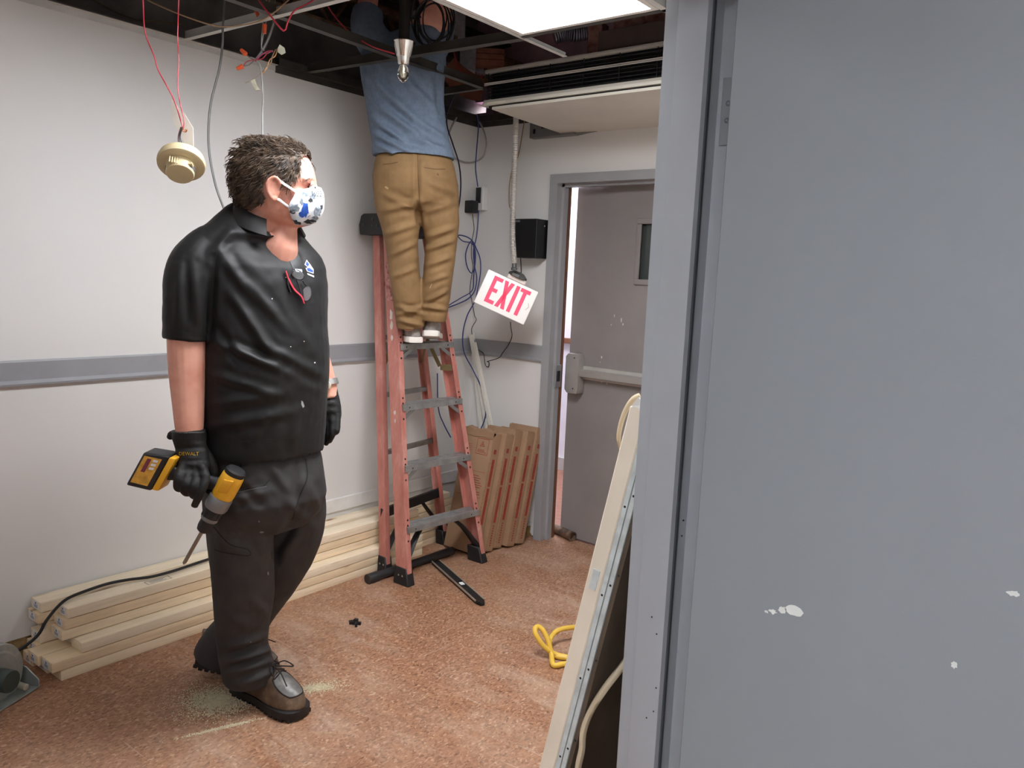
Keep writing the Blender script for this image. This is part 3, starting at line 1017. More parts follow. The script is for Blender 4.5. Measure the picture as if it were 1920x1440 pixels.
wire('red_wire', pd([(470, -30), (485, 0), (510, 33), (532, 58), (540, 40), (552, 20), (575, 8), (600, -8)], 2.7), .003, RED, 'red wire bent into a sharp V above the splice bundle', group='red wires', sub=3)
wire('red_wire', pd([(600, -20), (617, 15), (640, 45), (665, 68), (700, 88), (740, 101)], 3.2), .003, RED, 'red wire running down to the chrome lamp holder', group='red wires')
wire('red_wire', pd([(835, -30), (842, 60), (855, 112), (862, 130), (875, 140), (893, 152), (900, 148), (905, 140)], 4.0), .0035, RED, 'red wire looping in front of the small foam block', group='red wires', sub=4)
wc = atD(812, 44, 3.42)
coil = MB()
for k in range(9):
    rr = .075 + random.uniform(-.012, .02)
    o = V((random.uniform(-.015, .015), random.uniform(-.015, .015), random.uniform(-.02, .02)))
    ph = random.uniform(0, 6)
    pts = [wc + o + V(ROT[0]) * rr * math.cos(a) * .85 + V(ROT[1]) * rr * math.sin(a) * 1.25 + V(ROT[2]) * .02 * math.sin(a * 2 + ph) for a in np.linspace(ph, ph + 6.4, 16)]
    coil.tube(pts, .0032, 5, 2)
coil.build('wire_coil', BLKW, None, label='black coil of wire hanging in the plenum beside the head of the climber', cat='wire coil', smooth=60)

# ------------------------------------------------------------------ exit sign on its flexible conduit
sy = 3.30
conn = onY(964, 505, sy)
ctop = onY(968, 200, sy)
cond = thing('flexible_conduit', onY(962, 500, sy), label='flexible metal conduit hanging beside the heater down to the exit sign', cat='conduit')
pts = catmull([ctop, onY(967, 240, sy), onY(964, 330, sy), onY(961, 430, sy), conn + V((0, 0, .03))], 44)
mb = MB()
mb.tube(pts, [.0155 if k % 2 else .0125 for k in range(len(pts))], 10, 0)
mb.build('conduit_spiral', M('galvanised conduit', (214, 212, 206), .38, .6, var=.05), cond, smooth=40)
CAST = M('cast grey fitting', (104, 106, 104), .5, .6, var=.1)
MB().lathe([(0, 0), (.016, 0), (.017, .012), (.012, .016), (.012, .04), (0, .04)], conn + V((0, 0, -.005)), (0, .0, 1), 16).build('connector', CAST, cond)

sc_ = onY(949, 557, sy)
toC = (V(CAM) - sc_).normalized()
sn = (toC * .98 + V((0, 0, 1)) * .05).normalized()
s0 = (V(ROT[0]) - sn * sn.dot(V(ROT[0]))).normalized()
s1 = -(V(ROT[1]) - sn * sn.dot(V(ROT[1]))).normalized()
an = math.radians(-24.5)
sx_ = s0 * math.cos(an) + s1 * math.sin(an)
sy_ = -s0 * math.sin(an) + s1 * math.cos(an)
WS, HS, TS = .290, .190, .034
es = thing('exit_sign', sc_ - V((0, 0, .12)), label='white EXIT sign with pink red letters hanging askew', cat='exit sign')
SIGNW = M('white sign face', (246, 244, 240), .35, var=0, emit=(255, 246, 238), es=.12)
SIGNR = M('pink red lettering', (236, 84, 120), .4, var=0, emit=(240, 60, 100), es=.16)
Rs = Matrix((tuple(sx_), tuple(sy_), tuple(sn))).transposed()
MB().box(sc_ - sn * TS / 2, (WS, HS, TS), Rs).build('housing', SIGNW, es, bevel=.006, seg=2)
MB().box(sc_ + sy_ * (HS / 2 + .012) + sx_ * .012 - sn * .02, (.105, .024, .05), Rs).build('canopy', M('sign canopy', (236, 222, 214), .4), es, bevel=.004)
MB().lathe([(0, 0), (.052, 0), (.052, .014), (.03, .03), (0, .03)], sc_ + sy_ * (HS / 2 + .022) + sx_ * .010 - sn * .02, sy_, 8).build('junction_box', CAST, es, smooth=20)


def letter(polys):
    mb = MB()
    for pl in polys:
        mb.prism(pl, sc_ + sn * .0003, sx_, sy_, sn * .0008)
    return mb.build('letter', SIGNR, es, smooth=0)


lh, st = .146, .0205
y0 = -lh / 2 + .006
y1 = y0 + lh
# E X I T drawn as bars
x = -.100
letter([[(x, y0), (x + st, y0), (x + st, y1), (x, y1)], [(x + st, y1 - st), (x + .052, y1 - st), (x + .052, y1), (x + st, y1)], [(x + st, y0 + lh / 2 - st / 2), (x + .045, y0 + lh / 2 - st / 2), (x + .045, y0 + lh / 2 + st / 2), (x + st, y0 + lh / 2 + st / 2)], [(x + st, y0), (x + .052, y0), (x + .052, y0 + st), (x + st, y0 + st)]])
x = -.040
letter([[(x, y0), (x + .021, y0), (x + .056, y1), (x + .035, y1)], [(x + .035, y0), (x + .056, y0), (x + .021, y1), (x, y1)]])
x = .028
letter([[(x, y0), (x + st, y0), (x + st, y1), (x, y1)]])
x = .055
letter([[(x, y1 - st), (x + .056, y1 - st), (x + .056, y1), (x, y1)], [(x + .028 - st / 2, y0), (x + .028 + st / 2, y0), (x + .028 + st / 2, y1 - st), (x + .028 - st / 2, y1 - st)]])
mb = MB()
mb.prism([(.117, .02), (.123, .02), (.134, .0), (.123, -.02), (.117, -.02), (.126, .0)], sc_ + sn * .0003, sx_, sy_, sn * .0012)
mb.build('chevron', M('moulded chevron', (236, 232, 226), .4), es, smooth=0)

# ------------------------------------------------------------------ things on the end wall
def cor(x, y, off):
    """point just off the end wall, or off the long wall where the path turns the corner"""
    p = onY(x, y, YB - off)
    return p if p.x > XL + off else onX(x, y, XL + off)



bx = thing('black_box', (-2.70, 3.61, 1.62), label='black metal box on the end wall left of the exit door frame', cat='wall box')
MB().bb((-2.79, 3.558, 1.622), (-2.628, YB, 1.835)).build('cover', M('black enamel', (13, 13, 14), .45, var=0), bx, bevel=.002)
MB().bb((-2.785, 3.5565, 1.818), (-2.745, 3.558, 1.828)).build('label_strip', M('grey label', (120, 122, 126), .5), bx, smooth=0)
MB().cyl((-2.627, 3.63, 1.80), (-2.6262, 3.63, 1.80), .005, n=10).build('screw', CHROME, bx)
gp = thing('electrical_panel', (-2.62, YB, 2.27), label='flat grey electrical panel half hidden by the ceiling heater', cat='electrical panel')
MB().bb((-2.752, YB - .05, 2.279), (-2.45, YB, 2.40)).build('enclosure', M('grey enclosure', (112, 112, 110), .5), gp, bevel=.003)
MB().bb((-2.67, YB - .052, 2.325), (-2.605, YB - .05, 2.39)).build('dark_window', BLACK, gp, smooth=0)
MB().bb((-2.725, YB - .052, 2.30), (-2.712, YB - .05, 2.325)).build('dark_mark', BLACK, gp, smooth=0)
wire('cable_stub', [(-2.45, YB - .03, 2.285), (-2.42, YB - .03, 2.284), (-2.38, YB - .02, 2.292), (-2.33, YB - .02, 2.296)], .008, GREYW, '', parent=gp)
ob = thing('outlet_box', (-3.08, YB, 1.88), label='white surface outlet box in the corner with a black plug in it', cat='outlet')
MB().bb((-3.135, YB - .045, 1.895), (-3.075, YB, 2.03)).build('box', WHITE, ob, bevel=.003)
MB().bb((-3.128, YB - .049, 1.935), (-3.090, YB - .045, 2.025)).build('cover', M('black cover plate', (18, 18, 20), .4, var=0), ob, bevel=.001)
pa = thing('power_adapter', (-3.13, YB - .08, 1.88), label='black plug-in power adapter on the corner outlet', cat='power adapter')
MB().box(onY(884, 388, YB - .085), (.062, .055, .072)).build('body', M('black adapter', (24, 24, 26), .45, var=0), pa, bevel=.007, seg=2)
y = YB - .03
wire('lead', [onY(886, 401, YB - .08)] + [cor(a, b, .03) for a, b in ((887, 412), (889, 430), (885, 452), (884, 480), (887, 500), (883, 525), (881, 548), (884, 560), (890, 592), (893, 600), (884, 618), (890, 640), (896, 655), (906, 662), (909, 680), (911, 686))], .0022, BLKW, '', parent=pa, sub=4)
wire('lead_2', [onY(957, 604, 3.32), onY(958, 615, 3.4)] + [onY(a, b, YB - .03) for a, b in ((960, 630), (954, 645), (942, 662), (935, 671), (913, 678))], .0026, BLKW, '', parent=pa, sub=4)
wire('plug_tip', [onY(914, 678, YB - .03), onY(917, 680, YB - .03), onY(916, 688, YB - .03), onY(912, 687, YB - .03)], .0028, BLKW, '', parent=pa, sub=2)
wire('tan_cable', [onY(a, b, YB - .02) for a, b in ((985, 215), (981, 240), (972, 290), (960, 320), (955, 350), (955, 385), (959, 391))], .0032, M('olive tan cable', (150, 126, 84), .5), 'olive tan cable hanging just behind the flexible conduit', 'cable')
wire('black_lead', [onY(976, 483, YB - .06), onY(977, 500, YB - .05), onY(977, 512, YB - .03), onY(974, 530, YB - .02)], .003, BLKW, 'short black lead below the black wall box', 'cable')
# blue network cables in the corner
yw = YB - .035
wire('network_cable', [cor(a, b, .035) for a, b in ((895, 215), (897, 238), (893, 290), (892, 320), (897, 360), (897, 400), (894, 440), (888, 470), (890, 500), (894, 520), (890, 545), (878, 560), (858, 570), (838, 578), (800, 600))], .0036, BLUE, 'blue cable from the ceiling corner bending to the ankles of the climber', 'cable', 'blue cables in the corner')
wire('network_cable', [cor(a, b, .062) for a, b in ((858, 443), (862, 441), (875, 444), (886, 452), (893, 466), (900, 485), (901, 510), (896, 540), (890, 565), (876, 592), (868, 625), (870, 660), (886, 692), (902, 725), (911, 755), (909, 785), (895, 815), (878, 829), (868, 830))], .0038, BLUE, 'long blue cable looping down over the cardboard cartons', 'cable', 'blue cables in the corner')
wire('network_cable', [cor(a, b, .049) for a, b in ((858, 443), (868, 452), (884, 456), (891, 470), (890, 500), (884, 512), (876, 500), (873, 478), (879, 458), (886, 453), (890, 480), (888, 520), (885, 545), (862, 560), (836, 577), (805, 610))], .0034, BLUE, 'knotted blue cable twisted round itself beside the knee of the climber', 'cable', 'blue cables in the corner')
wire('network_cable', [onY(a, b, 3.35) for a, b in ((852, 178), (840, 210), (838, 235), (849, 270), (860, 305), (864, 340), (862, 375), (856, 405), (850, 440))], .0042, NAVY, 'dark navy cable hanging close to the hip of the climber', 'cable', 'blue cables in the corner')
wire('network_cable', [onX(a, b, XL + .03) for a, b in ((820, 700), (822, 765), (832, 795), (845, 820))], .0036, BLUE, 'short blue cable seen between the ladder steps', 'cable', 'blue cables in the corner')
wire('grey_loop', [cor(a, b, .02) for a, b in ((899, 228), (908, 248), (912, 270), (908, 290), (898, 300), (882, 305), (866, 303), (852, 295), (842, 280), (838, 262), (846, 240), (856, 220))], .0052, LGREY, 'pale grey cable hanging in a wide loop in the corner', 'cable')
# white trunking offcuts leaning in the corner
TRK = M('white plastic trunking', (222, 219, 210), .4, var=.03)
tl = ('leftmost white plastic trunking strip leaning in the corner', 'middle white plastic trunking strip leaning in the corner', 'white plastic trunking strip in the corner nearest the exit door')
for k, (t0, tb) in enumerate((((876, 624), (904, 820)), ((883, 628), (917, 822)), ((889, 642), (926, 824)))):
    a = onY(*t0, YB - .022 - .026 * k)
    a.x = max(a.x, XL + .02)
    b = onY(*tb, YB - .030 - .012 * k)
    d = (b - a)
    b = a + d * (a.z / -d.z) * .995
    mb = MB()
    mb.beam(a, b, .026, .012, up=(0, 1, 0))
    mb.beam(a + V((0, -.008, 0)), b + V((0, -.008, 0)), .018, .006, up=(0, 1, 0))
    top(mb, 'trunking_strip', TRK, tl[k], 'trunking', 'trunking strips in the corner', smooth=0)
# ------------------------------------------------------------------ step ladder
FIBRE = NT('worn orange fibreglass')
_c = FIBRE.coord((1, 1, .35))
_f = FIBRE.noise(_c, 14, 6, .7)
_b = FIBRE.ramp(_f, [(.3, (172, 102, 90)), (.55, (196, 130, 118)), (.75, (212, 164, 154))])
_s = FIBRE.noise(FIBRE.coord(), 9, 7, .75, .4)
FIBRE.col(FIBRE.mix(FIBRE.ramp(_s, [(.66, (0, 0, 0, 1)), (.72, (.8, .8, .8, 1))]), _b, (226, 208, 198)))
FIBRE.b.inputs['Roughness'].default_value = .55
FIBRE.bump(FIBRE.noise(_c, 90, 3, .6), .15, .002)
FIB = FIBRE.m
STEPM = M('worn aluminium step', (150, 150, 148), .45, .55, var=.12, vs_=18)
LBLK = M('black ladder plastic', (30, 29, 30), .6, var=.1)
OLIVE = M('zinc spreader', (140, 124, 86), .45, .5, var=.1)

fl0, fl1 = V((-2.665, 2.635, .035)), V((-2.93, 2.745, 1.70))
fr0, fr1 = V((-2.615, 3.165, .035)), V((-2.925, 3.045, 1.70))
rl0, rl1 = V((-2.842, 2.675, .035)), V((-3.055, 2.775, 1.70))
rr0, rr1 = V((-2.935, 3.235, .035)), V((-3.05, 3.02, 1.70))
lad = thing('step_ladder', (-2.77, 2.92, 0), label='worn orange fibreglass step ladder leaning by the long wall', cat='ladder')


def rail_mesh(a, b, web, flg, inward):
    """U channel: web across x, flanges pointing along y * inward"""
    d = (b - a).normalized()
    yv = V((0, inward, 0))
    yv = (yv - d * yv.dot(d)).normalized()
    xv = d.cross(yv).normalized()
    mb = MB()
    t = .005
    u = [(-web / 2, 0), (web / 2, 0), (web / 2, flg), (web / 2 - t, flg), (web / 2 - t, t), (-web / 2 + t, t), (-web / 2 + t, flg), (-web / 2, flg)]
    mb.prism(u, a, xv, yv, b - a)
    return mb, xv, yv, d


for nm, a, b, web, flg, inw in (('front_rail', fl0, fl1, .078, .032, 1), ('front_rail', fr0, fr1, .078, .032, -1), ('rear_rail', rl0, rl1, .05, .03, 1), ('rear_rail', rr0, rr1, .05, .03, -1)):
    mb, xv, yv, d = rail_mesh(a, b, web, flg, inw)
    ro = mb.build(nm, FIB, lad, bevel=.0015, smooth=30)
    # rubber shoe
    s = MB()
    c = V((a.x, a.y + inw * flg * .5, 0))
    k_ = web / .078
    lo = [c + V((x * k_, y, .0)) for x, y in ((-.052, -.026), (.052, -.026), (.052, .026), (-.052, .026))]
    hi = [c + (d * (.085 / d.z)) + V((x * k_, y, 0)) for x, y in ((-.042, -.022), (.042, -.022), (.042, .022), (-.042, .022))]
    hi = [V((p.x, p.y, .085)) for p in hi]
    s.hexa(lo + hi)
    sh = s.build('shoe', LBLK, lad, bevel=.004)
    for dx in (-.012, .014):
        p = V((a.x + dx, a.y - inw * .0115, .05))
        MB().lathe([(0, 0), (.005, 0), (.004, .002), (0, .0025)], p, (0, -inw, 0), 8).build('rivet', ALU, sh)
    # rivets on the front flange at each step
    if nm == 'front_rail':
        hx_ = 1 if xv.x > 0 else -1
        for k in range(5):
            z = .285 + .2935 * k
            for dz in (0, .026, -.075):
                t = (z + dz - a.z) / (b.z - a.z)
                p = a.lerp(b, t) + xv * hx_ * (web / 2) + yv * .016
                MB().lathe([(0, 0), (.0055, 0), (.0045, .002), (0, .0026)], p, xv * hx_, 8).build('rivet', M('dark rivet', (62, 50, 46), .5, .5), ro)


def rp(a, b, z):
    return a.lerp(b, (z - a.z) / (b.z - a.z))


for k in range(5):
    z = .285 + .2935 * k
    L, Rr = rp(fl0, fl1, z), rp(fr0, fr1, z)
    L, Rr = L + V((.012, .006, 0)), Rr + V((.012, -.006, 0))
    mb = MB()
    # tread with a rolled front lip and grooves
    pr = [(.036, -.03), (.04, -.03), (.04, -.002), (.036, .0), (.028, .0), (.026, -.002), (.012, -.002), (.010, 0), (-.006, 0), (-.008, -.002), (-.022, -.002), (-.024, 0), (-.040, 0), (-.044, -.004), (-.044, -.03), (-.040, -.03), (-.040, -.005), (.036, -.005)]
    mb.prism(pr, L, (1, 0, 0), (0, 0, 1), Rr - L)
    so = mb.build('step', STEPM, lad, smooth=20)
    for t in (.1, .88):
        p = L.lerp(Rr, t) + V((.0402, 0, -.016))
        MB().cyl(p, p + V((.0006, 0, 0)), .004, n=8).build('rivet_hole', RUBBER, so)
    if k:
        for s, P0, a, b in ((1, L, fl0, fl1), (-1, Rr, fr0, fr1)):
            q0 = P0 + V((.03, s * .085, -.028))
            q1 = rp(a, b, z - .085) + V((.03, s * .004, 0))
            MB().beam(q0, q1, .018, .003, up=(1, 0, 0)).build('step_brace', ALU, lad, smooth=0)
# rear horizontals
for z in (.60, .89, 1.18, 1.45):
    L, Rr = rp(rl0, rl1, z), rp(rr0, rr1, z)
    MB().beam(L + V((0, .006, 0)), Rr - V((0, .006, 0)), .028, .022).build('rear_bar', STEPM, lad, bevel=.002)
L, Rr = rp(rl0, rl1, .30), rp(rr0, rr1, .30)
MB().beam(L, Rr, .02, .05).build('rear_bar', LBLK, lad, bevel=.002)
# black knee braces
for s, a, b in ((1, fl0, fl1), (-1, fr0, fr1)):
    z0 = .08
    q = [rp(a, b, .30) + V((.0, s * .17, -.035)), rp(a, b, .2) + V((0, s * .10, 0)), rp(a, b, z0) + V((0, s * .012, 0))]
    mb = MB()
    mb.tube(q, [.016, .02, .026], 8, 5, flat=.5, ref=(1, 0, 0))
    mb.build('knee_brace', LBLK, lad, smooth=40)
for s, a, b in ((1, rl0, rl1), (-1, rr0, rr1)):
    q = [rp(a, b, .29) + V((.0, s * .16, 0)), rp(a, b, .19) + V((0, s * .09, 0)), rp(a, b, .09) + V((0, s * .012, 0))]
    mb = MB()
    mb.tube(q, [.014, .018, .024], 8, 5, flat=.5, ref=(1, 0, 0))
    mb.build('knee_brace', LBLK, lad, smooth=40)
# folded spreaders
for s, a, b, c_, d_ in ((1, fl0, fl1, rl0, rl1), (-1, fr0, fr1, rr0, rr1)):
    p0 = rp(a, b, 1.03) + V((0, s * .03, 0))
    p1 = rp(c_, d_, 1.03) + V((0, s * .03, 0))
    mid = (p0 + p1) / 2 + V((-.02, s * .04, .14))
    so = MB().beam(p0 + V((.03, 0, 0)), p0 + V((-.05, 0, -.006)), .005, .03).build('spreader', OLIVE, lad, smooth=0)
    MB().beam(p0 + V((-.05, s * .006, 0)), mid, .005, .02).build('spreader', OLIVE, lad, smooth=0)
    MB().beam(mid, p1, .005, .02).build('spreader', OLIVE, lad, smooth=0)
# top cap
cap = MB()
cz = 1.69
poly = [(-3.115, 0), (-2.885, 0), (-2.878, .03), (-2.895, .095), (-2.91, .105), (-3.09, .105), (-3.108, .095), (-3.122, .05)]
cap.prism(poly, (0, 2.72, cz), (1, 0, 0), (0, 0, 1), (0, .345, 0))
co = cap.build('top_cap', LBLK, lad, bevel=.008, seg=2)
for x, z in ((-3.085, 1.74), (-3.02, 1.735), (-2.985, 1.735), (-2.935, 1.735), (-3.02, 1.765), (-2.95, 1.765)):
    MB().lathe([(0, 0), (.008, 0), (.007, .003), (.003, .0035), (0, .002)], (x, 2.72, z), (0, -1, 0), 10).build('rivet', M('cap rivet', (70, 70, 72), .4, .6), co)
# paper label on the left rail
mb = MB()
a = rp(fl0, fl1, 1.37)
b = rp(fl0, fl1, 1.56)
xv = V((1, 0, 0))
mb.hexa([p + V((dx, -dy, 0)) for dy in (.0006, .0012) for p, dx in ((a, -.028), (a, .028), (b, .028), (b, -.028))])
mb.build('faded_label', M('faded red label', (168, 62, 58), .6, var=.25, vs_=60, c2=(216, 160, 150)), lad, smooth=0)
for z, w, h in ((1.25, .016, .05), (1.30, .02, .06), (1.19, .014, .03), (.83, .016, .022), (.79, .010, .02)):
    a = rp(fl0, fl1, z) + V((-.004, -.0012, 0))
    MB().prism(blob(0, 0, w / 2, h / 2, 12, .35, int(z * 100)), a, (1, 0, 0), (0, 0, 1), (0, .0006, 0)).build('paint_splash', chipm, lad, smooth=0)

# ------------------------------------------------------------------ stack of studs along the wall
def wood_mat(name, seed, tint):
    t = NT(name)
    tc = t.n('ShaderNodeTexCoord')
    info = t.n('ShaderNodeObjectInfo')
    mul = t.n('ShaderNodeMath', operation='MULTIPLY')
    mul.inputs[1].default_value = 37.0
    t.l(info.outputs['Random'], mul.inputs[0])
    add = t.n('ShaderNodeVectorMath', operation='ADD')
    t.l(tc.outputs['Object'], add.inputs[0])
    t.l(mul.outputs[0], add.inputs[1])
    mp = t.n('ShaderNodeMapping')
    mp.inputs['Scale'].default_value = (34, 1.3, 34)
    t.l(add.outputs[0], mp.inputs[0])
    g = t.noise(mp.outputs[0], 2.2, 5, .65, 1.2)
    base = t.ramp(g, [(.25, tuple(int(c * .92) for c in tint)), (.5, tint), (.8, tuple(min(255, int(c * 1.06)) for c in tint))])
    mp2 = t.n('ShaderNodeMapping')
    mp2.inputs['Scale'].default_value = (11, 3.4, 11)
    t.l(add.outputs[0], mp2.inputs[0])
    vo = t.n('ShaderNodeTexVoronoi')
    vo.inputs['Scale'].default_value = 1
    t.l(mp2.outputs[0], vo.inputs['Vector'])
    k = t.ramp(vo.outputs['Distance'], [(.05, (1, 1, 1, 1)), (.12, (.25, .25, .25, 1)), (.2, (0, 0, 0, 1))])
    c = t.mix(k, base, (132, 88, 54))
    w = t.noise(add.outputs[0], 3.5, 3, .6)
    c = t.mix(t.ramp(w, [(.5, (0, 0, 0, 1)), (.75, (.35, .35, .35, 1))]), c, tuple(int(v * .9) for v in tint))
    t.col(c)
    t.b.inputs['Roughness'].default_value = .62
    t.bump(g, .1, .002)
    return t.m


WOOD = [wood_mat('pine %d' % k, k, c) for k, c in enumerate(((240, 220, 188), (235, 212, 176), (243, 226, 198)))]
ENDG = M('end grain', (206, 176, 132), .8, var=.1, vs_=60)
TAGW = M('white end tag', (226, 228, 232), .6, var=0)
TAGI = M('end tag print', (92, 100, 120), .6, var=0)
T, Wd = .038, .089
rowsF = [  # x front, y start, z, width, label
    (-2.884, 1.158, 0, 'bottom stud at the front of the lumber stack'),
    (-2.884, 1.128, 1, 'second stud from the floor at the front, sticking out furthest'),
    (-2.884, 1.232, 2, 'third stud from the floor at the front with a bare set-back end'),
    (-2.946, 1.190, 3, 'fourth stud from the floor, lowest of the set-back upper studs'),
    (-2.943, 1.200, 4, 'stud just under the top front stud of the lumber stack'),
    (-2.940, 1.212, 5, 'top front stud of the lumber stack with a stamped upper face'),
    (-2.9745, 1.148, 0, 'floor level stud in the middle of the lumber stack'),
    (-2.975, 1.118, 1, 'second level stud in the middle of the lumber stack, short of the front one'),
    (-2.975, 1.24, 2, 'third level stud hidden in the middle of the lumber stack'),
    (-3.066, 1.135, 0, 'floor level stud against the wall in the lumber stack'),
    (-3.067, 1.15, 1, 'second level stud against the wall in the lumber stack'),
    (-3.066, 1.165, 2, 'third level stud against the wall in the lumber stack'),
    (-3.060, 1.19, 3, 'fourth level stud against the wall in the lumber stack'),
    (-3.062, 1.155, 4, 'fifth level stud against the wall in the lumber stack'),
    (-3.061, 1.168, 5, 'topmost stud against the wall in the lumber stack'),
]
ENDY = 3.01
for k, (x, y, r, lab) in enumerate(rowsF):
    L = (ENDY if k < 6 else 3.42) - y + random.uniform(-.02, .03)
    z = r * (T + .0022)
    x1 = x - Wd
    st = thing('lumber_stud', ((x + x1) / 2, y + L / 2, z), label=lab, cat='lumber', group='pine studs stacked along the wall')
    bd = MB().bb((x1, y, z), (x, y + L, z + T)).build('board', WOOD[k % 3], st, bevel=.0035, seg=2)
    cx = (x + x1) / 2
    if k not in (0, 2):
        tg = MB().bb((cx - .022 + random.uniform(-.012, .012), y - .0008, z + .004), (cx + .022, y + .0002, z + T - .004)).build('end_tag', TAGW, st, smooth=0)
        for zz in (.010, .014, .018):
            MB().bb((cx - .014, y - .0012, z + zz), (cx + .014, y - .0006, z + zz + .0018)).build('tag_print', TAGI, tg, smooth=0)
        MB().lathe([(0, 0), (.0045, 0), (.0045, .0005), (0, .0005)], (cx, y - .0008, z + .027), (0, -1, 0), 10).build('tag_print', TAGI, tg, smooth=0)
# ink stamp on the top front stud
mb = MB()
zt = 6 * (T + .0022) - .0022
for a0, a1, b0_, b1_ in ((-2.99, -2.988, 1.52, 1.62), (-2.955, -2.953, 1.52, 1.62), (-2.99, -2.953, 1.52, 1.523), (-2.99, -2.953, 1.617, 1.62), (-2.982, -2.978, 1.535, 1.60), (-2.973, -2.970, 1.535, 1.59), (-2.965, -2.962, 1.535, 1.60)):
    mb.bb((a0, b0_, zt), (a1, b1_, zt + .0005))
for o in COL.objects:
    if o.get('label', '').startswith('top front stud'):
        mb.build('grade_stamp', M('stamp ink', (150, 146, 140), .7, var=0), o, smooth=0)

# ------------------------------------------------------------------ flat cartons leaning against the end wall
CARD = M('brown cardboard', (158, 126, 98), .8, var=.05, vs_=9, bump=.12, bs=200)
CARDP = M('red print', (150, 58, 46), .7, var=.1, vs_=60)
CARDD = M('dark cardboard perforation', (140, 104, 76), .85, var=.1)  # darker brown for the perforation marks
clab = ('front carton of the leaning row with its broad printed side showing', 'second carton of the leaning row, behind the front one', 'middle carton of the row of leaning cartons', 'fourth carton of the leaning row', 'last carton of the leaning row, closest to the exit door frame')
for k in range(5):
    yb = 3.165 + k * .0765
    x1 = -2.675 + .018 * k + (.0, .01, -.006, .008, 0)[k]
    x0 = x1 - .205
    H = .665 - (.0 if k < 1 else .012 * (k % 2)) - .01 * k * 0
    lean = math.radians(13.5)
    th_ = .071
    fy = V((0, math.cos(lean), -math.sin(lean)))      # thickness
    fz = V((0, math.sin(lean), math.cos(lean)))       # up along the carton
    o = V((x0, yb, .0)) + V((0, 0, math.sin(lean) * th_ + .002))
    W = x1 - x0

    def cb(mb, a0, a1, t0, t1, h0, h1):
        return mb.hexa([o + V((a, 0, 0)) + fy * t + fz * h for h in (h0, h1) for a, t in ((a0, t0), (a1, t0), (a1, t1), (a0, t1))])

    ct = thing('carton', (x0 + W / 2, yb + .04, 0), label=clab[k], cat='carton', group='cardboard cartons leaning in a row')
    cb(MB(), 0, W, 0, th_, 0, H).build('box', CARD, ct, bevel=.0035, seg=2)
    # end flap and its red printed band
    cb(MB(), W, W + .002, .006, th_ - .006, .01, H - .04).build('end_flap', CARD, ct, smooth=0)
    bd = MB()
    cb(bd, W + .002, W + .0026, th_ * .36, th_ * .66, .16, .36)
    cb(bd, W + .002, W + .0026, th_ * .36, th_ * .66, .37, .52)
    bd.build('printed_band', CARDP, ct, smooth=0)
    bd = MB()
    for q in range(9):
        cb(bd, W + .002, W + .0025, th_ * .42, th_ * .58, .03 + q * .0135, .038 + q * .0135)
    cb(bd, W + .002, W + .0026, th_ * .36, th_ * .66, .55, .575)
    bd.build('printed_marks', CARDP, ct, smooth=0)
    pf = MB()
    for q in range(26):
        cb(pf, W + .002, W + .0024, .008, .011, .03 + q * .022, .04 + q * .022)
    pf.build('perforation', CARDD, ct, smooth=0)
    if k == 0:
        def cbn(mb, a0, a1, *r):
            return cb(mb, a0 * .72, a1 * .72, *r)

        pr = MB()
        for (a0, a1, h0, h1) in ((.14, .255, .535, .538), (.14, .255, .62, .623), (.14, .143, .535, .62), (.252, .255, .535, .62), (.04, .10, .55, .552), (.04, .10, .56, .562), (.04, .10, .57, .572), (.04, .095, .58, .582), (.02, .27, .44, .442), (.02, .27, .30, .302), (.02, .27, .21, .212)):
            cbn(pr, a0, a1, -.0005, 0, h0, h1)
        for q in range(9):
            cbn(pr, .13, .13 + random.uniform(.08, .13), -.0005, 0, .315 + q * .0125, .319 + q * .0125)
        for q in range(7):
            cbn(pr, .10, .10 + random.uniform(.08, .15), -.0005, 0, .22 + q * .011, .2235 + q * .011)
        for q in range(3):
            cbn(pr, .155, .155 + random.uniform(.06, .09), -.0005, 0, .545 + q * .007, .548 + q * .007)
        for q in range(4):
            cbn(pr, .19 - .006 * q, .20 + .006 * q, -.0005, 0, .604 - q * .008, .608 - q * .008)
        for q in range(8):
            a = .03 + .07 * random.random()
            h = .31 + .11 * random.random()
            cbn(pr, a, a + .028, -.0005, 0, h, h + .006)
        pr.build('printed_panel', CARDP, ct, smooth=0)['kind'] = 'stuff'
        tf = MB()
        rows = []
        for a in np.linspace(0, W, 12):
            z = .004 * math.sin(a * 60) + .002 * math.sin(a * 140)
            b0_ = o + V((a, 0, 0)) + fy * -.004 + fz * (H - .035 + z)
            b1_ = o + V((a, 0, 0)) + fy * -.010 + fz * (H + .004 + z)
            b2_ = o + V((a, 0, 0)) + fy * .03 + fz * (H + .014 + z * 1.5)
            b3_ = o + V((a, 0, 0)) + fy * .03 + fz * (H + .004)
            rows.append([b0_, b1_, b2_, b3_])
        tf.loft(rows)
        tf.build('torn_top_flap', CARD, ct, smooth=40)
    else:
        tf = MB()
        cb(tf, .01, W - .004, .004, th_ - .004, H, H + .004)
        tf.build('top_flap', CARD, ct, smooth=0)

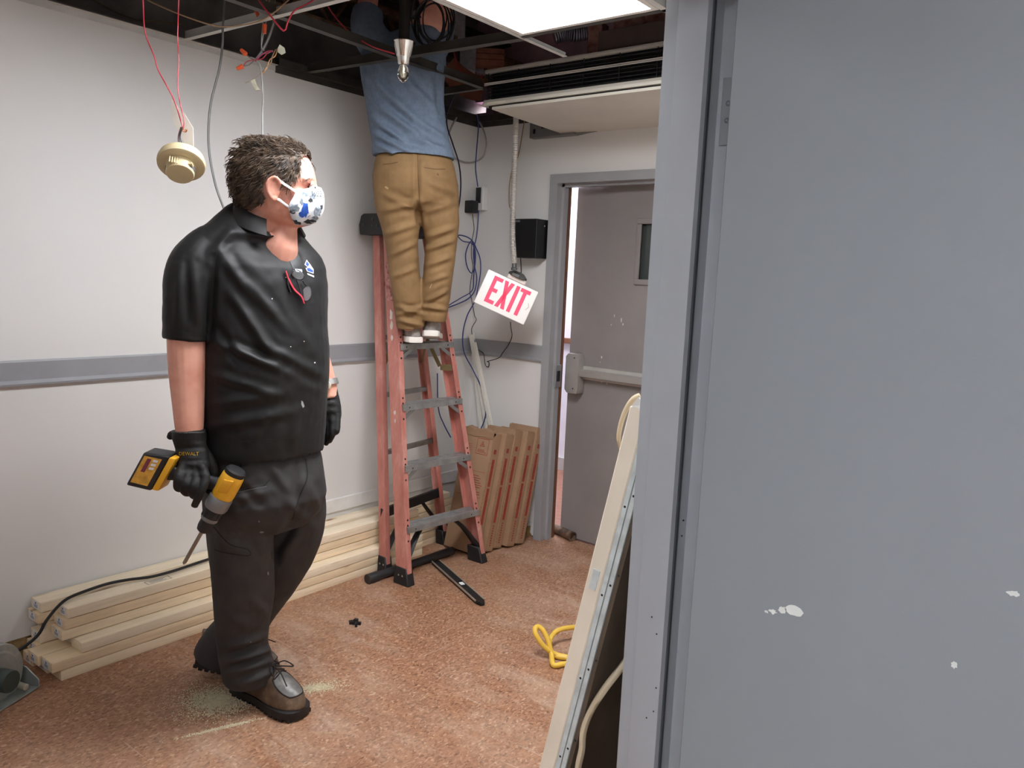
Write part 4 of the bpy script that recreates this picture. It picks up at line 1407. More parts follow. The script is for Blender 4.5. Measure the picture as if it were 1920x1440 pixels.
# ------------------------------------------------------------------ things on the floor
PIPE = M('black plastic pipe', (44, 44, 46), .5, var=.1)
p0, p1 = V((-2.79, 2.525, .024)), V((-2.775, 3.12, .024))
mb = MB()
mb.lathe([(.014, 0), (.024, 0), (.0245, .002), (.0245, .06), (.021, .062), (.021, (p1 - p0).length), (.014, (p1 - p0).length)], p0, p1 - p0, 20, cap=True)
top(mb, 'black_pipe', PIPE, 'black plastic pipe lying under the step ladder', 'pipe', smooth=40)
p0, p1 = onZ(1040, 990, .029), onZ(1074, 1006, .029)
mb = MB()
L = (p1 - p0).length
mb.lathe([(0, 0), (.026, 0), (.0265, .01), (.0265, L - .03), (.028, L - .02), (.0285, L), (.022, L), (.02, L - .02), (0, L - .02)], p0, p1 - p0, 20)
top(mb, 'metal_tube', M('dirty grey tube', (98, 94, 90), .55, .4, var=.3, vs_=30, c2=(150, 120, 96)), 'dirty grey metal tube lying at the foot of the ajar exit door', 'tube', smooth=40)
# long sanding bar / straightedge with a vial
a, b = onZ(817, 1057, .001), onZ(905, 1136, .001)
d = (b - a).normalized()
w = V((-d.y, d.x, 0))
lv = thing('spirit_level', (a + b) / 2, label='long black bar with pale edges and a small vial lying on the floor', cat='level')
L = (b - a).length


def lb(mb, t0, t1, s0_, s1_, z0, z1):
    return mb.hexa([a + d * t + w * s + V((0, 0, z)) for z in (z0, z1) for t, s in ((t0, s0_), (t1, s0_), (t1, s1_), (t0, s1_))])


mb = MB()
mb.prism([(0, -.022), (L - .03, -.022), (L, -.010), (L, .010), (L - .03, .022), (0, .022)], a, d, w, (0, 0, .016))
mb.build('bar', M('black anodised', (40, 40, 40), .4, .5, var=.15, vs_=30), lv, bevel=.001)
for s in (-1, 1):
    mb = MB()
    lb(mb, 0, L - .032, s * .0215 - .0035, s * .0215 + .0025, .012, .0185)
    mb.build('pale_edge', M('scraped edge', (176, 172, 160), .4, .6), lv, smooth=0)
mb = MB()
for t in np.arange(.03, L - .07, .018):
    if abs(t - L * .58) < .04:
        continue
    for s in (-.009, 0, .009):
        lb(mb, t, t + .009, s - .0025, s + .0025, .016, .0172)
mo = mb.build('perforated_strip', M('dark mesh', (70, 70, 70), .5, .6), lv, smooth=0)
mo['kind'] = 'stuff'
mb = MB()
lb(mb, L * .56, L * .56 + .03, -.011, .011, .016, .021)
mb.build('vial', M('white vial', (226, 228, 226), .3), lv, bevel=.002)
# scrap of black plastic
c = onZ(666, 1171, 0)
mb = MB()
r_ = random.Random(3)
mb.box(c + V((0, 0, .007)), (.05, .012, .012), .6)
mb.box(c + V((-.012, .008, .009)), (.012, .036, .010), .3)
mb.box(c + V((.012, -.006, .010)), (.010, .038, .016), .9)
mb.box(c + V((.002, .002, .019)), (.016, .014, .014), .4)
mb.box(c + V((-.03, .004, .005)), (.020, .007, .008), 1.0)
top(mb, 'plastic_scrap', RUBBER, 'small black scrap of broken plastic in the middle of the floor', 'scrap', smooth=0)
# yellow hose loops
YEL = M('yellow hose', (226, 186, 72), .45, var=.05)
hp = [onZ(x, y, z) for x, y, z in ((1130, 1180, .03), (1095, 1176, .05), (1060, 1178, .06), (1040, 1186, .05), (1030, 1205, .03), (1033, 1222, .015), (1045, 1231, .012), (1070, 1234, .012), (1062, 1232, .014), (1040, 1226, .02), (1020, 1212, .05), (1006, 1192, .09), (1003, 1180, .11), (1009, 1175, .115), (1019, 1183, .10), (1029, 1205, .06), (1034, 1228, .02), (1038, 1247, .012), (1056, 1245, .012), (1080, 1243, .012), (1120, 1238, .012))]
mb = MB()
mb.tube(hp, .0105, 10, 7)
top(mb, 'yellow_hose', YEL, 'yellow hose curled in loops behind the leaning panels', 'hose', smooth=60)

# ------------------------------------------------------------------ panels leaning beside the doorway
PY = 1.475
tA = onY(1181, 760, PY)            # upper corner of the face towards the room
bA = onY(1010, 1440, PY)
dirp = (bA - tA)
bA = tA + dirp * (tA.z / -dirp.z)
up = (tA - bA).normalized()
nrm = V((up.z, 0, -up.x))          # towards the wall
Hh = (tA - bA).length
PL = 1.25
CREAMP = M('cream door edge', (238, 228, 208), .5, var=.04, vs_=5)
GYP = M('gypsum edge', (200, 208, 206), .8, var=.08, vs_=30)
PAPER = M('drywall back paper', (92, 80, 66), .85, var=.08)


def panel(t0, t1, h0, h1, y0, y1):
    return [bA + nrm * t + up * h + V((0, y - PY, 0)) for h in (h0, h1) for t, y in ((t0, y0), (t1, y0), (t1, y1), (t0, y1))]


pn = thing('leaning_slab', bA + V((0, PL / 2, 0)), label='thick cream slab leaning beside the near door frame, foremost of the stack', cat='panel', group='panels leaning beside the doorway')
MB().hexa(panel(0, .040, .0, Hh, PY, PY + PL)).build('slab', CREAMP, pn, bevel=.003)
mb = MB()
mb.hexa(panel(.012, .03, Hh * .66, Hh * .70, PY - .002, PY))
mb.build('chipped_patch', GYP, pn, bevel=.002)
mb = MB()
mb.add([bA + nrm * t + up * (Hh + h) + V((0, y, 0)) for t, h, y in ((.004, 0, 0), (.036, 0, 0), (.036, 0, .06), (.004, 0, .06), (.012, .022, .004), (.03, .012, .006), (.028, .016, .05), (.01, .01, .05))], [(0, 3, 2, 1), (4, 5, 6, 7), (0, 1, 5, 4), (1, 2, 6, 5), (2, 3, 7, 6), (3, 0, 4, 7)])
mb.build('broken_corner', M('white chipped board', (226, 222, 214), .7), pn, smooth=0)
for k, (t0, t1, m_, lab, dh) in enumerate(((.042, .053, GYP, 'grey green gypsum sheet directly behind the leaning cream slab', -.01), (.055, .066, GYP, 'gypsum sheet in the middle of the leaning stack', -.02), (.068, .078, PAPER, 'brown backed sheet at the wall side of the leaning stack', -.03))):
    s = thing('gypsum_sheet', bA + nrm * t0 + V((0, PL / 2, 0)), label=lab, cat='panel', group='panels leaning beside the doorway')
    lift = .078 * math.tan(math.atan2(tA.x - bA.x, tA.z)) * 0
    MB().hexa(panel(t0, t1, t1 * .22 + .001, Hh + dh, PY + .002 * k, PY + PL)).build('core', m_, s, smooth=0)
    MB().hexa(panel(t0 - .0009, t0, t1 * .22 + .001, Hh + dh, PY + .001, PY + PL)).build('face_paper', M('sheet paper', (150, 158, 160), .8), s, smooth=0)
    for q in range(5):
        h = Hh * (.15 + .17 * q) + .03 * k
        c = bA + nrm * (t0 + t1) / 2 + up * h + V((0, .002 * k - .0004, 0))
        MB().lathe([(0, 0), (.003, 0), (.003, .0008), (0, .0008)], c, (0, 1, 0), 7).build('nail_hole', RUBBER, s)
# cream cable around them
CRC = M('cream flat cable', (206, 190, 160), .5, var=.04)
wire('cream_cable', [onY(1200, 742, 1.85), onY(1186, 750, 1.85), onY(1172, 772, 1.86), onY(1163, 800, 1.87), onY(1160, 825, 1.88), onY(1165, 845, 1.9)], .008, CRC, 'cream cable looping over the top of the leaning panels', 'cable', sub=6, flat=.5)
wire('cream_cable', [onY(1185, 1225, 1.56), onY(1163, 1254, 1.53), onY(1135, 1290, 1.50), onY(1108, 1332, 1.485), onY(1094, 1370, 1.475), onY(1091, 1405, 1.47), onY(1084, 1440, 1.465), onY(1080, 1500, 1.465)], .0085, CRC, 'cream cable coming down between the leaning panels and the near door frame', 'cable', sub=6)

# ------------------------------------------------------------------ circular saw at the wall
SAWM = M('grey saw casting', (164, 170, 166), .45, .5, var=.12, vs_=14)
SAWD = M('dark saw body', (60, 70, 66), .5, .1, var=.1)
SG = onZ(30, 1310, 0)
g0 = atD(18, 1262, 2.62)
e1 = (onZ(75, 1290, .0) - onZ(0, 1337, .0))
e1.z = 0
e1 = e1.normalized()               # along the near edge of the shoe
e2 = V((-e1.y, e1.x, 0))           # away from the camera
so = onZ(75, 1288, .004)
saw = thing('circular_saw', so - e1 * .15 + e2 * .05, label='grey circular saw standing on its shoe at the edge of the photo', cat='saw')


def sp(x, y, z):
    return so + e1 * x + e2 * y + V((0, 0, z))


mb = MB()
mb.prism([(0, 0), (-.36, 0), (-.36, .13), (.0, .13), (.012, .1)], so + V((0, 0, .0)), e1, e2, (0, 0, .004))
mb.build('shoe', SAWM, saw, bevel=.001)
mb = MB()
mb.prism([(0, .003), (.10, .003), (.125, .05), (.11, .085), (.05, .07), (.0, .03)], sp(-.004, .0, 0), e2, (0, 0, 1), e1 * .004)
mb.build('shoe_upstand', SAWM, saw, bevel=.002)
gc = sp(-.125, .07, .085)
mb = MB()
mb.lathe([(0, -.022), (.085, -.024), (.092, -.018), (.112, -.016), (.116, -.010), (.116, .012), (.108, .022), (.03, .026), (0, .026)], gc, e2, 36)
mb.build('blade_guard', SAWM, saw, smooth=30)
MB().lathe([(0, 0), (.036, 0), (.038, .006), (.038, .05), (.03, .056), (0, .056)], gc - e2 * .076, e2, 24).build('gear_cover', SAWD, saw, smooth=30)
MB().lathe([(0, 0), (.045, 0), (.048, .01), (.048, .14), (.04, .15), (0, .15)], gc - e2 * .09 + V((0, 0, .0)) - e1 * .11, e1 * -1, 24).build('motor', SAWD, saw, smooth=30)
mb = MB()
mb.tube([gc + V((0, 0, .09)) - e1 * .02, gc + V((0, 0, .13)) - e1 * .08, gc + V((0, 0, .10)) - e1 * .17, gc + V((0, 0, .03)) - e1 * .21], .017, 12, 6)
mb.build('handle', SAWD, saw, smooth=60)
MB().cyl(sp(-.06, -.002, .03), sp(-.055, .04, .032), .011, n=14).build('knob', M('worn knob', (190, 188, 170), .4, .3), saw, bevel=.002)
mb = MB()
mb.beam(sp(-.02, .10, .004), sp(-.03, .10, .10), .012, .03, up=(1, 0, 0))
mb.build('depth_bracket', M('dark bracket', (52, 54, 54), .5, .4), saw, bevel=.002)
cordp = [gc + e2 * .03 + e1 * .03, gc + e2 * .075 + e1 * .06 + V((0, 0, -.01))] + [onX(62, 1200, -2.98), onX(86, 1165, -2.98), onX(105, 1141, -3.0)] + [onZ(x, y, .252) for x, y in ((124, 1124), (150, 1112), (200, 1095), (240, 1087), (280, 1082), (320, 1072), (360, 1059), (400, 1046), (450, 1035))]
wire('power_cord', cordp, .0058, BLKW, '', parent=saw, n=8)

# ------------------------------------------------------------------ sawdust
DUST = M('pale sawdust', (208, 198, 168), .95, var=.1, vs_=80)


def dust(cx, cy, rx, ry, ang, n, hmax, seed, label):
    """a low scatter of grains on the floor"""
    r = np.random.default_rng(seed)
    mb = MB()
    vs_, fs_ = [], []
    for k in range(n):
        rad = abs(r.normal(0, .5))
        a = r.uniform(0, 2 * PI)
        x, y = rad * math.cos(a) * rx, rad * math.sin(a) * ry
        px, py = cx + x * math.cos(ang) - y * math.sin(ang), cy + x * math.sin(ang) + y * math.cos(ang)
        s = r.uniform(.0012, .0034)
        z = max(0, hmax * math.exp(-rad * rad * 4)) * r.uniform(0, 1)
        t = r.uniform(0, 6)
        i = len(vs_)
        vs_ += [(px + s * math.cos(t), py + s * math.sin(t), z), (px + s * math.cos(t + 2.1), py + s * math.sin(t + 2.1), z), (px + s * math.cos(t + 4.2), py + s * math.sin(t + 4.2), z), (px, py, z + s * .8)]
        fs_ += [(i, i + 1, i + 3), (i + 1, i + 2, i + 3), (i + 2, i, i + 3)]
    mb.add(vs_, fs_)
    return mb.build('sawdust', DUST, None, smooth=0, label=label, cat='sawdust', kind='stuff')


c = onZ(405, 1315, 0)
dust(c.x, c.y, .15, .12, .3, 6500, .006, 1, 'pile of pale sawdust at the heel of the front boot')
c = onZ(590, 1290, 0)
dust(c.x, c.y, .13, .05, 1.0, 1500, .002, 2, 'pale sawdust scattered behind the front boot')
c = onZ(415, 1365, 0)
dust(c.x, c.y, .14, .010, 1.2, 1100, .002, 3, 'thin streak of sawdust in front of the boots')
# ------------------------------------------------------------------ people: shared helpers
from mathutils import noise as mnoise


class Frame:
    """upright frame at a person's feet: u across the view, v away, z up; px() places a point of that upright plane"""

    def __init__(s, o, u):
        s.o = V(o)
        s.u = V((u[0], u[1], 0)).normalized()
        s.v = V((-s.u.y, s.u.x, 0))

    def px(s, x, y, dv=0):
        r = V(ray(x, y))
        c = V(CAM)
        t = ((s.o - c).dot(s.v) + dv) / r.dot(s.v)
        return c + r * t

    def scale(s, dv=0):
        return ((s.o - V(CAM)).dot(s.v) + dv) / FPX

    def uz(s, co):
        """project world points to pixels"""
        q = (np.asarray(co) - CAM) @ ROT.T
        return np.stack([960 + FPX * q[:, 0] / q[:, 2], 720 + FPX * q[:, 1] / q[:, 2]], 1)


def sring(c, ax, ay, a, b, n=40, e=2.0, tilt=0, tdir=None, front=0):
    """superellipse ring; tilt lowers the ring towards tdir"""
    out = []
    for k in range(n):
        t = 2 * PI * k / n
        ct, st = math.cos(t), math.sin(t)
        x = math.copysign(abs(ct) ** (2 / e), ct) * a
        y = math.copysign(abs(st) ** (2 / e), st) * b
        p = V(c) + ax * x + ay * y
        if tilt:
            p.z -= tilt * ((ax * x + ay * y).dot(tdir))
        out.append(p)
    return out


def body_ring(F, y, xl, xr, dv, k, phi, n=44, e=2.2, tilt=0):
    """horizontal ring whose silhouette spans xl..xr at row y; phi turns the chest from profile to the camera"""
    f = F.u * math.cos(phi) - F.v * math.sin(phi)
    l = F.u * math.sin(phi) + F.v * math.cos(phi)
    E = (xr - xl) / 2 * F.scale(dv)
    a = E / math.sqrt(math.sin(phi) ** 2 + (k * math.cos(phi)) ** 2)
    return sring(F.px((xl + xr) / 2, y, dv), l, f, a, k * a, n, e, tilt, f)


def fold(me, F, segs, noise_amp=.0, noise_scale=8, away=False):
    """press folds into cloth: each seg = x0,y0,x1,y1,width_px,depth_m (ridge + , crease -), on the side facing the view"""
    co, no = getco(me)
    uv = F.uz(co)
    view = co - CAM
    view /= np.linalg.norm(view, axis=1)[:, None]
    face = np.clip(-(no * view).sum(1) * 2.5, 0, 1)
    d = np.zeros(len(co))
    for s in segs:
        x0, y0, x1, y1, w, amp = s
        p0, p1 = np.array([x0, y0]), np.array([x1, y1])
        dd = p1 - p0
        L2 = (dd ** 2).sum()
        t = np.clip(((uv - p0) @ dd) / L2, 0, 1)
        pr = p0 + t[:, None] * dd
        # a fold bows a little
        q = uv - pr
        dist = np.sqrt((q ** 2).sum(1))
        prof = np.exp(-(dist / w) ** 2) - .45 * np.exp(-((dist - 1.9 * w) / w) ** 2)
        d += amp * prof * (np.sin(PI * np.clip(t, .04, .96)) ** .6)
    d *= face
    if noise_amp:
        d += np.array([mnoise.fractal(V(c * noise_scale), 1.0, 2.0, 3) for c in co]) * noise_amp
    putco(me, co + no * d[:, None])


def chain(mb, F, pts, n=12, sub=4, flat=None, ref=None):
    """tube through (x,y,dv,radius_m) points"""
    return mb.tube([F.px(x, y, dv) for x, y, dv, r in pts], [p[3] for p in pts], n, sub, flat=flat, ref=ref)


def boot(root, heel, d, length, width, pitch, mats, toe_r=1.0, lugs=True, ankle=.13, names=('boot_sole', 'boot_upper')):
    """work boot: heel point on the sole, direction d, toe lowered by pitch (radians)"""
    d = V((d[0], d[1], 0)).normalized()
    l = V((-d.y, d.x, 0))
    dd = d * math.cos(pitch) - V((0, 0, math.sin(pitch)))
    uu = d * math.sin(pitch) + V((0, 0, math.cos(pitch)))
    h = V(heel)

    def P(t, s, z):
        return h + dd * (t * length) + l * s + uu * z

    prof = [(0.0, .30), (.03, .62), (.10, .78), (.25, .76), (.42, .72), (.58, .86), (.72, .98), (.84, .98), (.93, .82), (.98, .55), (1.0, .30)]

    def outline(k, z, n=1):
        L_ = [P(t, w * width / 2 * k, z) for t, w in prof]
        R_ = [P(t, -w * width / 2 * k, z) for t, w in reversed(prof)]
        return L_ + R_

    sole = MB()
    sole.loft([outline(.97, .008), outline(1.04, .010), outline(1.06, .026), outline(1.02, .034), outline(.9, .036)])
    if lugs:
        for t in np.arange(.03, .98, .075):
            w = np.interp(t, [p[0] for p in prof], [p[1] for p in prof]) * width / 2
            sole.hexa([P(t + a, s, z) for z in (0, .013) for a, s in ((-.022, -w), (.022, -w), (.022, w), (-.022, w))])
    sole.build(names[0], mats[0], root, smooth=30)
    up = MB()
    #      t-start, t-end, width k, z
    secs = [(.0, 1.0, .98, .034), (.004, .998, 1.0, .046), (.012, .985, .98, .063), (.02, .955, .92, .080), (.02, .89, .84, .095), (.02, .80, .78, .108), (.02, .70, .72, .122), (.018, .60, .66, .138), (.02, .52, .62, .155), (.02, .47, .6, .155 + ankle * .4)]
    rings = []
    for t0, t1, k, z in secs:
        ring = []
        m_ = 30
        for q in range(m_):
            a = 2 * PI * q / m_
            tt = (t0 + t1) / 2 - math.cos(a) * (t1 - t0) / 2
            w = np.interp((tt - t0) / (t1 - t0 + 1e-6), [p[0] for p in prof], [p[1] for p in prof]) * width / 2 * k
            s = math.copysign(min(abs(math.sin(a)) ** .5, 1) * w, math.sin(a))
            ring.append(P(tt, s, z))
        rings.append(ring)
    up.loft(rings)
    me = fuse(up, .0045, 4)
    return me, P, d, l, uu


# ------------------------------------------------------------------ the standing man
F1 = Frame((-2.22, 1.53, 0), (.7875, .6163))
PHI = math.radians(40)
man = thing('person', F1.o, label='man in black polo shirt and patterned face mask standing with a drill', cat='person')
SKIN = NT('flushed skin')
_co = SKIN.coord()
SKIN.col(SKIN.ramp(SKIN.noise(_co, 9, 4, .6), [(.3, (206, 138, 118)), (.7, (230, 172, 150))]))
SKIN.b.inputs['Roughness'].default_value = .48
SKIN.b.inputs['Subsurface Weight'].default_value = .12
SKIN.b.inputs['Subsurface Radius'].default_value = (.012, .004, .002)
SKIN.b.inputs['Subsurface Scale'].default_value = 1.0
SKIN.bump(SKIN.noise(_co, 260, 3, .6), .12, .001)
SKIN = SKIN.m
HAIR = M('dark brown hair', (44, 34, 28), .55, var=.25, vs_=40, c2=(104, 86, 70), spec=.3)
POLO = NT('black polo knit')
_co = POLO.coord()
POLO.col(POLO.ramp(POLO.noise(_co, 30, 3, .6), [(.3, (10, 10, 11)), (.7, (15, 15, 16))]))
POLO.b.inputs['Roughness'].default_value = .56
POLO.b.inputs['Specular IOR Level'].default_value = .38
POLO.b.inputs['Sheen Weight'].default_value = .04
POLO.bump(POLO.noise(_co, 420, 2, .5), .12, .001)
POLO = POLO.m
TROU = NT('charcoal work trousers')
_co = TROU.coord()
_f = TROU.noise(_co, 5, 5, .65)
TROU.col(TROU.ramp(_f, [(.3, (38, 37, 38)), (.6, (56, 54, 54)), (.82, (84, 80, 78))]))
TROU.b.inputs['Roughness'].default_value = .75
TROU.bump(TROU.noise(_co, 300, 2, .5), .15, .001)
TROU = TROU.m
GLOVE = M('black work glove', (15, 14, 14), .65, var=.25, vs_=30, bump=.25, bs=160)

# body: head, neck, arms and the hidden trunk as one skin
HDV = -.06
body = MB()
hs = F1.scale(HDV)
HEADR = [(262, 528, 482, 14), (266, 545, 468, 27), (276, 561, 457, 40), (290, 574, 449, 48), (305, 582, 445, 53), (320, 587, 443, 55), (334, 590, 443, 55), (342, 591, 444, 55), (350, 586, 446, 54), (360, 588, 449, 54), (372, 591, 453, 52), (384, 592, 459, 50), (394, 592, 466, 47), (404, 590, 474, 43), (414, 584, 486, 37), (421, 576, 500, 28), (425, 566, 515, 16)]


def head_rings(grow=0.0, rows=HEADR, dv=HDV, F=F1):
    out = []
    for y, xf, xb, hw in rows:
        c = F.px((xf + xb) / 2, y, dv)
        hl = (xf - xb) / 2 * hs + grow
        w = hw * hs + grow
        ring = []
        for k in range(40):
            t = 2 * PI * k / 40
            ct, st = math.cos(t), math.sin(t)
            ww = w * (1 - .16 * max(0, ct) ** 1.5)
            e = .88
            ring.append(c + F.u * (hl * math.copysign(abs(ct) ** e, ct)) + F.v * (ww * math.copysign(abs(st) ** e, st)))
        out.append(ring)
    return out[::-1]


body.loft(head_rings())
# nose, brow, cheekbones, jaw, ears
chain(body, F1, [(589, 346, HDV, .008), (595, 360, HDV, .010), (600, 371, HDV, .0115), (595, 379, HDV, .011)], 10)
for s in (-1, 1):
    chain(body, F1, [(586, 337, HDV + s * .012, .008), (581, 336, HDV + s * .036, .009), (570, 338, HDV + s * .060, .008)], 8)
    chain(body, F1, [(580, 368, HDV + s * .034, .016), (564, 367, HDV + s * .055, .018), (545, 364, HDV + s * .068, .016)], 8)
    body.sphere(F1.px(596, 378, HDV + s * .014), (.011, .009, .009), 10)
    # ear: bowl, rim and lobe
    ev_ = HDV + s * (55 * hs + .004)
    er = Matrix((tuple(F1.u), tuple(F1.v), (0, 0, 1))).transposed()
    body.sphere(F1.px(514, 354, ev_), (.019, .010, .034), 14, er)
    chain(body, F1, [(522, 352, ev_ + s * .004, .004), (525, 342, ev_ + s * .011, .0055), (516, 332, ev_ + s * .015, .006), (504, 338, ev_ + s * .018, .006), (501, 352, ev_ + s * .017, .006), (506, 366, ev_ + s * .012, .0065), (514, 374, ev_ + s * .007, .0075), (519, 370, ev_ + s * .004, .006)], 8)
    chain(body, F1, [(520, 344, ev_ + s * .008, .003), (513, 343, ev_ + s * .011, .004), (509, 354, ev_ + s * .011, .004), (514, 364, ev_ + s * .009, .004)], 6)
    # upper eyelid
    chain(body, F1, [(589, 347, HDV + s * .020, .004), (588, 345, HDV + s * .034, .0045), (582, 347, HDV + s * .048, .004)], 6)
chain(body, F1, [(508, 380, -.055, .066), (502, 405, -.05, .072), (494, 430, -.04, .078), (486, 465, -.03, .09)], 20)
chain(body, F1, [(536, 416, -.06, .036), (530, 438, -.06, .046), (524, 462, -.065, .058), (520, 485, -.06, .058)], 14)
chain(body, F1, [(484, 455, -.03, .10), (478, 560, -.02, .115), (480, 700, -.02, .13), (485, 850, -.01, .12), (490, 920, -.01, .10)], 20)
chain(body, F1, [(470, 470, -.03, .07), (400, 475, -.13, .058), (362, 500, -.175, .058), (354, 560, -.18, .056), (350, 620, -.182, .056), (350, 660, -.186, .0555), (351, 700, -.19, .053), (353, 750, -.196, .0475), (355, 800, -.205, .0415), (356, 822, -.207, .035)], 18)
chain(body, F1, [(500, 470, .02, .07), (540, 475, .11, .056), (566, 520, .165, .052), (576, 590, .17, .047), (585, 640, .165, .044), (600, 685, .15, .040), (613, 722, .14, .033), (618, 748, .13, .03)], 16)
chain(body, F1, [(460, 910, -.08, .08), (455, 1010, -.05, .07), (460, 1120, -.02, .055), (470, 1250, .01, .045)], 14)
chain(body, F1, [(520, 910, .08, .08), (530, 1000, .11, .07), (485, 1120, .14, .055), (440, 1220, .16, .042)], 14)
bm_ = fuse(body, .0042, 3)
body_bvh = bvh_of(bm_)
body_o = linkw('body', bm_, SKIN, man)
EYEW = M('eye white', (226, 218, 210), .2, var=0)
for s in (-1, 1):
    e = F1.px(585.5, 352, HDV + s * .036)
    eo = MB().sphere(e, .0095, 14).build('eye', EYEW, man, smooth=60)
    MB().sphere(e + F1.u * .0062, .0052, 10).build('iris', M('dark iris', (44, 34, 28), .15, var=0), eo, smooth=60)

# hair: a cap following the skull plus many locks
HPOLY = [(426, 384), (424, 300), (455, 252), (505, 244), (560, 250), (586, 272), (578, 284), (566, 286), (560, 300), (563, 318), (556, 334), (548, 346), (541, 352), (533, 346), (528, 334), (516, 328), (503, 332), (497, 345), (496, 360), (500, 372), (494, 384), (470, 386), (448, 384)]


def inpoly(x, y, P):
    c = False
    j = len(P) - 1
    for i in range(len(P)):
        if (P[i][1] > y) != (P[j][1] > y) and x < (P[j][0] - P[i][0]) * (y - P[i][1]) / (P[j][1] - P[i][1]) + P[i][0]:
            c = not c
        j = i
    return c


hb = MB().loft(head_rings(.011))
hm = fuse(hb, .0045, 2)
co, no = getco(hm)
cz = F1.px(515, 330, HDV)
# mirror test on the near side: project each point as if it lay on the near half
uv = F1.uz(co - np.outer(((co - np.array(cz)) @ np.array(F1.v)) + .085, np.array(F1.v)))
keep = np.array([inpoly(a, b, HPOLY) for a, b in uv])
rr = np.random.default_rng(5)
nz_ = np.array([mnoise.fractal(V(c * 55), 1.0, 2.0, 3) for c in co])
putco(hm, co + no * (nz_ * .006)[:, None])
bmm = bmesh.new()
bmm.from_mesh(hm)
bmm.verts.ensure_lookup_table()
bmesh.ops.delete(bmm, geom=[v for v in bmm.verts if not keep[v.index]], context='VERTS')
bmm.to_mesh(hm)
bmm.free()
hob = linkw('hair', hm, HAIR, man)
locks = MB()
idx = np.where(keep)[0]
pick = rr.choice(idx, 3400, replace=True)
for i in pick:
    p = V(co[i])
    n_ = V(no[i])
    x, y = uv[i]
    # flow: back and down over the skull, forward curl on top
    fl = -F1.u * (1.0 if x < 540 else .45) + V((0, 0, -1)) * (.15 if y < 290 else .9) + F1.v * rr.uniform(-.35, .35)
    if y < 275:
        fl = -F1.u * .5 + F1.v * rr.uniform(-.8, .8) + V((0, 0, .2))
    fl = (fl - n_ * fl.dot(n_))
    fl = fl.normalized() if fl.length > 1e-4 else F1.u
    side = n_.cross(fl)
    L = rr.uniform(.018, .034)
    out = rr.uniform(.1, .42) + (.25 if x < 450 else 0)
    cu = rr.uniform(-.5, .5)
    pts = [p - n_ * .004, p + fl * L * .4 + n_ * L * out * .5 + side * L * cu * .2, p + fl * L * .8 + n_ * L * out * .75 + side * L * cu * .6, p + fl * L * 1.05 + n_ * L * out * .55 + side * L * cu]
    r0 = rr.uniform(.0006, .0015)
    locks.tube(pts, [r0, r0, r0 * .8, r0 * .15], 4, 2, cap=False)
lo = locks.build('hair_locks', HAIR, hob, smooth=60)
lo['kind'] = 'stuff'

# face mask
mask = MB()
prof_f = [(591, 349), (602, 352), (607, 362), (608.5, 376), (608, 392), (603, 406), (592, 418), (576, 424)]       # centre line
prof_e = [(557, 358), (553, 364), (549, 371), (544, 379), (541, 387), (543, 398), (547, 410), (553, 421)]        # edge by the ear
hwid = [.076, .082, .086, .089, .090, .084, .074, .060]
rows = []
NS = 17
for (fx, fy), (ex_, ey_), w in zip(prof_f, prof_e, hwid):
    row = []
    for k in range(NS):
        s = -1 + 2 * k / (NS - 1)
        a = abs(s)
        b = a ** 2.2
        x = fx + (ex_ - fx) * b
        y = fy + (ey_ - fy) * b
        row.append(F1.px(x, y, HDV + math.copysign(w * a ** .9, s)))
    rows.append(row)
inner = [[p + (F1.px(560, 385, HDV) - p).normalized() * .003 for p in r] for r in rows]
vsm = [p for r in rows for p in r] + [p for r in inner for p in r]
nr = len(rows)
fsm = []
for i in range(nr - 1):
    for k in range(NS - 1):
        a = i * NS + k
        fsm.append((a, a + 1, a + NS + 1, a + NS))
        a += nr * NS
        fsm.append((a, a + NS, a + NS + 1, a + 1))
o_ = nr * NS
for k in range(NS - 1):
    fsm.append((k, o_ + k, o_ + k + 1, k + 1))
    b = (nr - 1) * NS + k
    fsm.append((b, b + 1, o_ + b + 1, o_ + b))
for i in range(nr - 1):
    a = i * NS
    fsm.append((a, a + NS, o_ + a + NS, o_ + a))
    a += NS - 1
    fsm.append((a, o_ + a, o_ + a + NS, a + NS))
mask.add(vsm, fsm)
MASKM = NT('printed mask cloth')
_co = MASKM.coord()
_f = MASKM.noise(_co, 26, 2, .5)
MASKM.col(MASKM.ramp(_f, [(.35, (214, 226, 238)), (.55, (240, 243, 247)), (.8, (246, 247, 250))]))
MASKM.b.inputs['Roughness'].default_value = .8
mko = mask.build('face_mask', MASKM.m, man, smooth=180, label='white cloth face mask with blue and grey blotches')
mme = mask.mesh('tmpmask')
mbv = bvh_of(mme)
VD = V(ROT[2])
dark = M('dark mask print', (46, 48, 54), .8, var=.2, vs_=80)
blue = M('blue mask print', (42, 92, 190), .8, var=.25, vs_=90)
grey = M('grey mask print', (140, 150, 160), .8, var=.3, vs_=120)
for k, (x, y, rx, ry, m_) in enumerate(((572, 393, 6, 13, blue), (567, 402, 6, 5, blue), (552, 390, 9, 9, grey), (549, 397, 6, 4, dark), (587, 367, 6, 8, grey), (583, 375, 4, 4, dark), (596, 397, 6, 10, grey), (583, 416, 11, 5, dark), (557, 419, 7, 4, dark), (572, 363, 8, 4, grey), (603, 388, 2.5, 4, dark), (566, 378, 3, 6, grey), (590, 409, 6, 4, grey))):
    c = F1.px(x, y, HDV - .09)
    b = MB()
    s = F1.scale(HDV - .05)
    ex2, ey2 = V(ROT[0]), -V(ROT[1])
    pl = blob(0, 0, rx * s, ry * s, 14, .35, k + 40)
    b.add([c + ex2 * a + ey2 * q for a, q in pl], [tuple(range(14))])
    drape(b, mbv, None, .0007, .005).build('mask_print', m_, mko, smooth=180)
